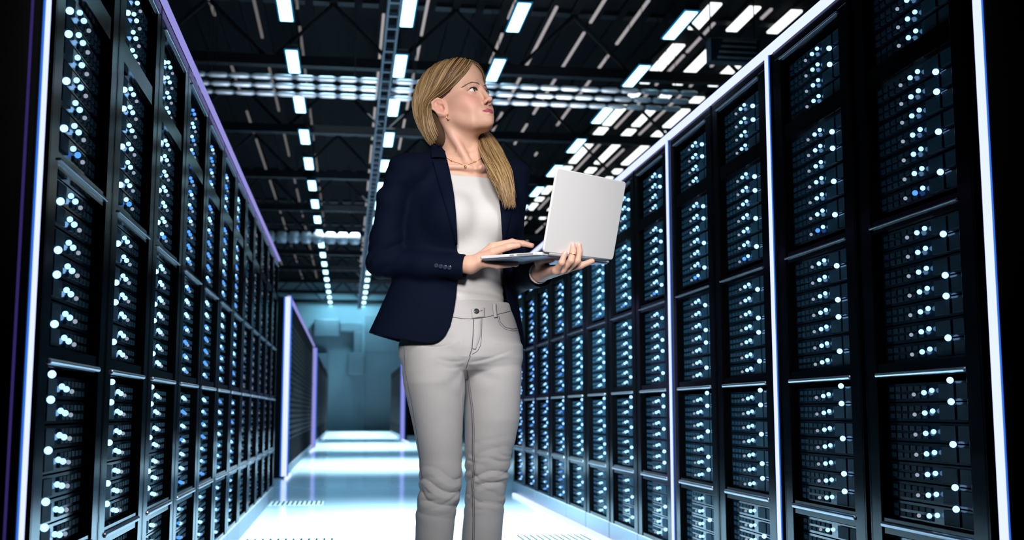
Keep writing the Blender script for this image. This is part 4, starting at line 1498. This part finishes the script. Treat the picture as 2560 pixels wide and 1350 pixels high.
rr = random.Random(11)
mb = MB()
NS = 2400
for i in range(NS):
    a = rr.random() ** 1.25
    side = -1 if rr.random() < 0.80 else 1
    st = lerp3(a, (0.04, -0.78, 0.66), (0.03, -0.30, 1.0), (0.01, 0.35, 0.95), (0.0, 0.75, 0.70))
    m1 = lerp3(a, (-0.26, -0.93, 0.31), (-0.58, -0.30, 0.78), (-0.58, 0.42, 0.72), (-0.35, 0.90, 0.40))
    m2 = lerp3(a, (-0.80, -0.58, -0.03), (-0.93, 0.05, 0.36), (-0.76, 0.62, 0.25), (-0.35, 0.95, 0.05))
    m3 = lerp3(a, (-0.97, 0.20, -0.04), (-0.88, 0.46, -0.05), (-0.64, 0.78, -0.25), (-0.30, 0.92, -0.40))
    m4 = lerp3(a, (-0.84, 0.38, -0.42), (-0.70, 0.58, -0.42), (-0.54, 0.78, -0.55), (-0.28, 0.86, -0.62))
    en = lerp3(a, (-0.60, 0.36, -0.92), (-0.48, 0.60, -0.90), (-0.42, 0.70, -0.85), (-0.25, 0.80, -0.80))
    ctrl = np.array([st, m1, m2, m3, m4, en])
    if side > 0: ctrl[:, 0] *= -1
    ctrl[:, 0] += rr.gauss(0, 0.02); ctrl[1:, 1] += rr.gauss(0, 0.025); ctrl[1:, 2] += rr.gauss(0, 0.025)
    T = np.linspace(0, 1, 18)
    L = np.stack([np.interp(T, np.linspace(0, 1, 6), ctrl[:, k]) for k in range(3)], 1)
    for _ in range(4): L[1:-1] = .25 * L[:-2] + .5 * L[1:-1] + .25 * L[2:]
    L /= np.linalg.norm(L, axis=1)[:, None]
    R = hair_r(L) + rr.gauss(0.0008, 0.0020) + 0.0016 * np.sin(T * 9 + rr.random() * 6)
    R -= np.interp(T, [0, 0.12, 1], [0.005, 0, 0])
    pts = [fromh(HB + L[k] * R[k]) for k in range(18)]
    w = rr.uniform(0.0006, 0.0013)
    dark = rr.random()
    mi = (rr.choice((4, 3)) if (dark < 0.45 and a < 0.16) else rr.choice((0, 0, 1, 1, 1, 2, 2, 3)))
    mb.tube(pts, [w * 0.5] + [w] * 15 + [w * 0.8, w * 0.3], 5, mi, cap=False)
mb.build('hair_strands', HAIRS, hair, smooth=True)

# the tail of hair drawn over her left shoulder
CL = smooth_line([PL(1194, 322, .085), PL(1212, 340, .045), PL(1229, 380, -.035), PL(1248, 425, -.100), PL(1262, 465, -.122), PL(1273, 512, -.122)], 22)
mb = MB()
for i in range(900):
    ra, rp = math.sqrt(rr.random()), rr.random() * 6.28
    wv, ph, fq = rr.uniform(0.002, 0.010), rr.random() * 6.28, rr.uniform(5, 9)
    n = 22
    end = rr.uniform(0.80, 1.03)
    pts = []
    for k in range(n):
        t = k / (n - 1) * end
        x = t * (n - 1); k0 = min(int(x), n - 2); c = CL[k0] + (CL[k0 + 1] - CL[k0]) * (x - k0)
        w = np.interp(t, [0, 0.15, 0.4, 0.7, 1.0], [0.020, 0.026, 0.033, 0.031, 0.017])
        pts.append(c + V3(ra * math.cos(rp) * w + wv * math.sin(fq * t + ph) * t, ra * math.sin(rp) * w * 0.55, wv * 0.5 * math.cos(fq * t + ph)))
    r = rr.uniform(0.0006, 0.0013)
    mb.tube(pts, [r] * (n - 4) + [r * .8, r * .6, r * .4, r * .15], 5, rr.choice((0, 0, 1, 1, 1, 2, 2, 3, 3)), cap=False)
mb.build('ponytail', HAIRS, person, smooth=True)

# ---------------------------------------------------------------- laptop
lap = empty('laptop')
tag(lap, 'open light grey laptop held up in both hands of the woman', 'laptop')
Mw = Matrix.Translation(PO) @ Matrix.Rotation(-YAW, 4, 'Z')
Ml = Matrix(((LX[0], LY[0], LZ[0], LO[0]), (LX[1], LY[1], LZ[1], LO[1]), (LX[2], LY[2], LZ[2], LO[2]), (0, 0, 0, 1)))
lap.matrix_world = Mw @ Ml


def slab(mb, x0, x1, y0, y1, z0, z1, r, c, mi=0, n=6):
    """plate with rounded corners and softened rims"""
    out = []
    for cx, cy, a0 in ((x1 - r, y1 - r, 0), (x0 + r, y1 - r, 90), (x0 + r, y0 + r, 180), (x1 - r, y0 + r, 270)):
        for k in range(n + 1):
            t = math.radians(a0 + 90 * k / n)
            out.append((cx, cy, math.cos(t), math.sin(t)))
    rings = []
    for z, ins in ((z0, c), (z0 + c * .4, c * .25), (z0 + c, 0), (z1 - c, 0), (z1 - c * .4, c * .25), (z1, c)):
        rings.append([(cx + (r - ins) * ux, cy + (r - ins) * uy, z) for cx, cy, ux, uy in out])
    N = len(out)
    vs = [p for q in rings for p in q]
    fs = [tuple(range(N))[::-1], tuple((len(rings) - 1) * N + k for k in range(N))]
    for i in range(len(rings) - 1):
        for k in range(N):
            fs.append((i * N + k, i * N + (k + 1) % N, (i + 1) * N + (k + 1) % N, (i + 1) * N + k))
    mb.add(vs, fs, mi)


mb = MB(); slab(mb, 0, LW, 0.004, LD, -0.0085, 0.0, 0.012, 0.002); base = mb.build('base', M['lapb'], lap)
mb = MB(); slab(mb, 0.004, LW - 0.004, 0.006, LD - 0.006, -0.0125, -0.0085, 0.012, 0.002); mb.build('underside', M['lapu'], lap)
mb = MB()
for r in range(5):
    for k in range(14):
        x = 0.022 + k * (LW - 0.044) / 14
        mb.box(x, x + (LW - 0.044) / 14 - 0.003, 0.030 + r * 0.019, 0.046 + r * 0.019, 0.0, 0.0016)
mb.build('keyboard', M['key'], lap)
mb = MB(); mb.box(LW * .34, LW * .66, LD - 0.078, LD - 0.014, 0.0, 0.0005); mb.build('trackpad', M['port'], lap)
for ya, yb in ((0.030, 0.085), (0.096, 0.110)):
    mb = MB(); mb.box(-0.0006, 0.001, ya, yb, -0.0065, -0.002); mb.build('port', M['port'], lap)
lid = empty('lid'); lid.parent = lap
mb = MB(); slab(mb, 0, LW, 0, LD, 0, 0.0062, 0.010, 0.0022)
lidm = mb.build('lid', M['lapl'], lap)
bpy.data.objects.remove(lid)
lidm.name = 'lid'
# lid plate: its own x along the hinge, y up the lid, z outward from the screen
lidm.rotation_euler = (0, 0, 0)
c, s = math.cos(ti), math.sin(ti)
# columns: x -> x ; y -> (0,-s,c) ; z -> (0,-c,-s)
lidm.matrix_local = Matrix(((1, 0, 0, 0), (0, -s, -c, 0.002), (0, c, -s, 0.0), (0, 0, 0, 1)))
mb = MB(); mb.box(0.008, LW - 0.008, 0.014, LD - 0.008, -0.0004, 0.0003); mb.build('screen', M['screen'], lidm)
mb = MB(); mb.tube([(0.03, 0.001, -0.003), (LW - 0.03, 0.001, -0.003)], 0.0045, 12); mb.build('hinge', M['port'], lap, smooth=True)
